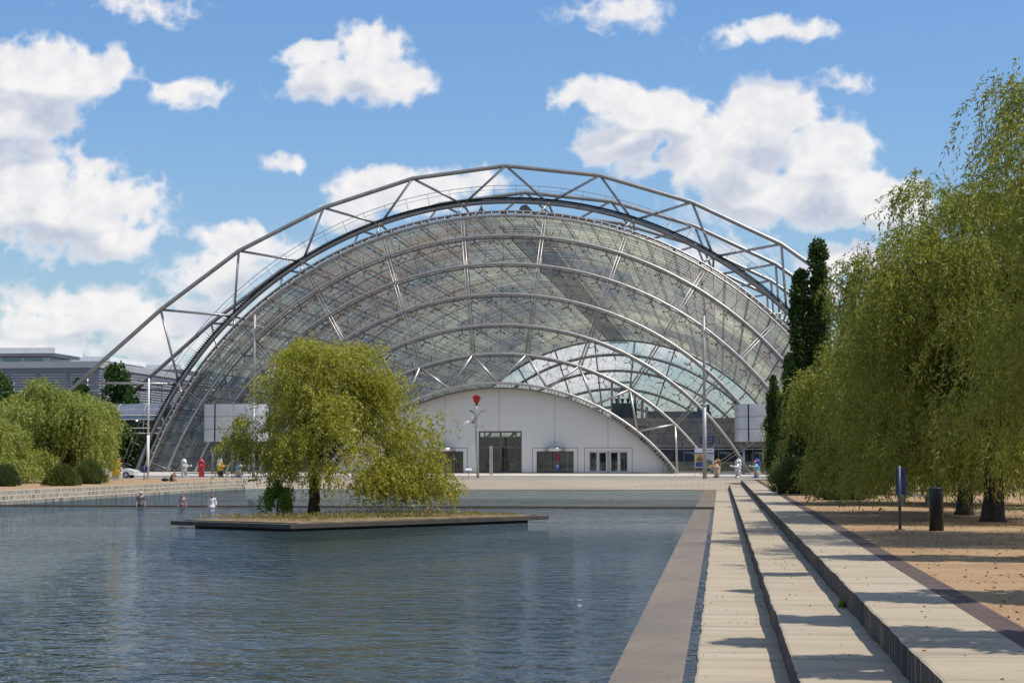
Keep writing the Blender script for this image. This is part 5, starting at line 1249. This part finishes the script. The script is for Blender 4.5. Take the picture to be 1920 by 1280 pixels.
# bird gliding inside the hall
bq = P(1290, 684, 190); bd = empty('bird', 'dark bird flying before the facade at the right', 'bird', bq)
m_ = MB(); m_.sph((0,0,0), (.22,.07,.07), 12, 8); m_.sph((-.2,0,.03), (.07,.05,.05), 8, 6); m_.add([(.15,-.03,0),(.38,-.09,.01),(.38,.09,.01),(.15,.03,0)], [(0,1,2,3)])
m_.build('body', M_dark, bd, True)
for s in (-1, 1): MB().add([(-.10,s*.04,.03),(.12,s*.04,.03),(.16,s*.3,.13),(.05,s*.62,.02),(-.02,s*.32,.14),(-.10,s*.04,.0),(.12,s*.04,.0),(.16,s*.3,.11),(.05,s*.62,.01),(-.02,s*.32,.12)], [(0,1,2,4),(4,2,3),(5,9,7,6),(9,8,7)]).build('wing', M_dark, bd)
bd.rotation_euler = (.5, 0, .4)
# weeds in the joint of the steps
rng = np.random.default_rng(9)
for i, (u, v, z, x) in enumerate(((1578,1138,-.355,X3-.04),(1432,952,-.355,X3-.04))):
    y = G(u, v, z).y; w_ = empty('weed', ('leafy green weed sprouting at the foot of the near upper step riser','small green weed at the riser farther along the steps')[i], 'weed', (x-.02, y, z))
    n = 60; p_ = rng.normal(size=(n,3))*np.array([.03,.06,.02]); p_[:,2] = np.abs(p_[:,2]); link_mesh('leaves', leaves(p_, rng.normal(size=(n,3))*.5+np.array([0,0,.9]), .1, .05, rng), 4, MATS['shrub_leaf'], w_)

# leaf litter on the gravel and the steps
rng = np.random.default_rng(123); n = 5200
lp = np.stack([rng.uniform(XG, 13, n), 14+rng.uniform(0,1,n)**1.3*100, np.full(n, .012)], 1)
lt = empty('leaf_litter', 'dry leaves and small twigs scattered over the gravel path', 'leaf litter', (0,0,0)); lt['kind'] = 'stuff'
ll = link_mesh('dry_leaves', leaves(lp, rng.normal(size=(n,3))*np.array([1,1,.12]), .07, .035, rng), 4, leaf_mat('dry_leaf', (.10,.06,.025), (.22,.14,.06), (.42,.32,.18), .1), lt)
n = 420; which = rng.integers(0, 3, n); lx = np.where(which == 0, rng.uniform(X1+.05, X2-.05, n), np.where(which == 1, rng.uniform(X2+.05, X3-.05, n), rng.uniform(X3+.05, XB, n)))
lz = np.where(which == 0, -.71, np.where(which == 1, -.355, 0))+.008
link_mesh('step_leaves', leaves(np.stack([lx, 14+rng.uniform(0,1,n)*60, lz], 1), rng.normal(size=(n,3))*np.array([1,1,.15]), .05, .025, rng), 4, MATS['dry_leaf'], lt)

fp = G(1087, 1124, WZ+.01); fe = MB().add([(-.07,-.01,.0),(.05,-.01,.0),(.07,.01,.0),(-.05,.015,.0),(0,.0,.006)], [(0,1,4),(1,2,4),(2,3,4),(3,0,4)]).build('feather', M_white); fe.location = fp
tag(fe, 'small white feather floating on the open water of the near pool', 'feather')
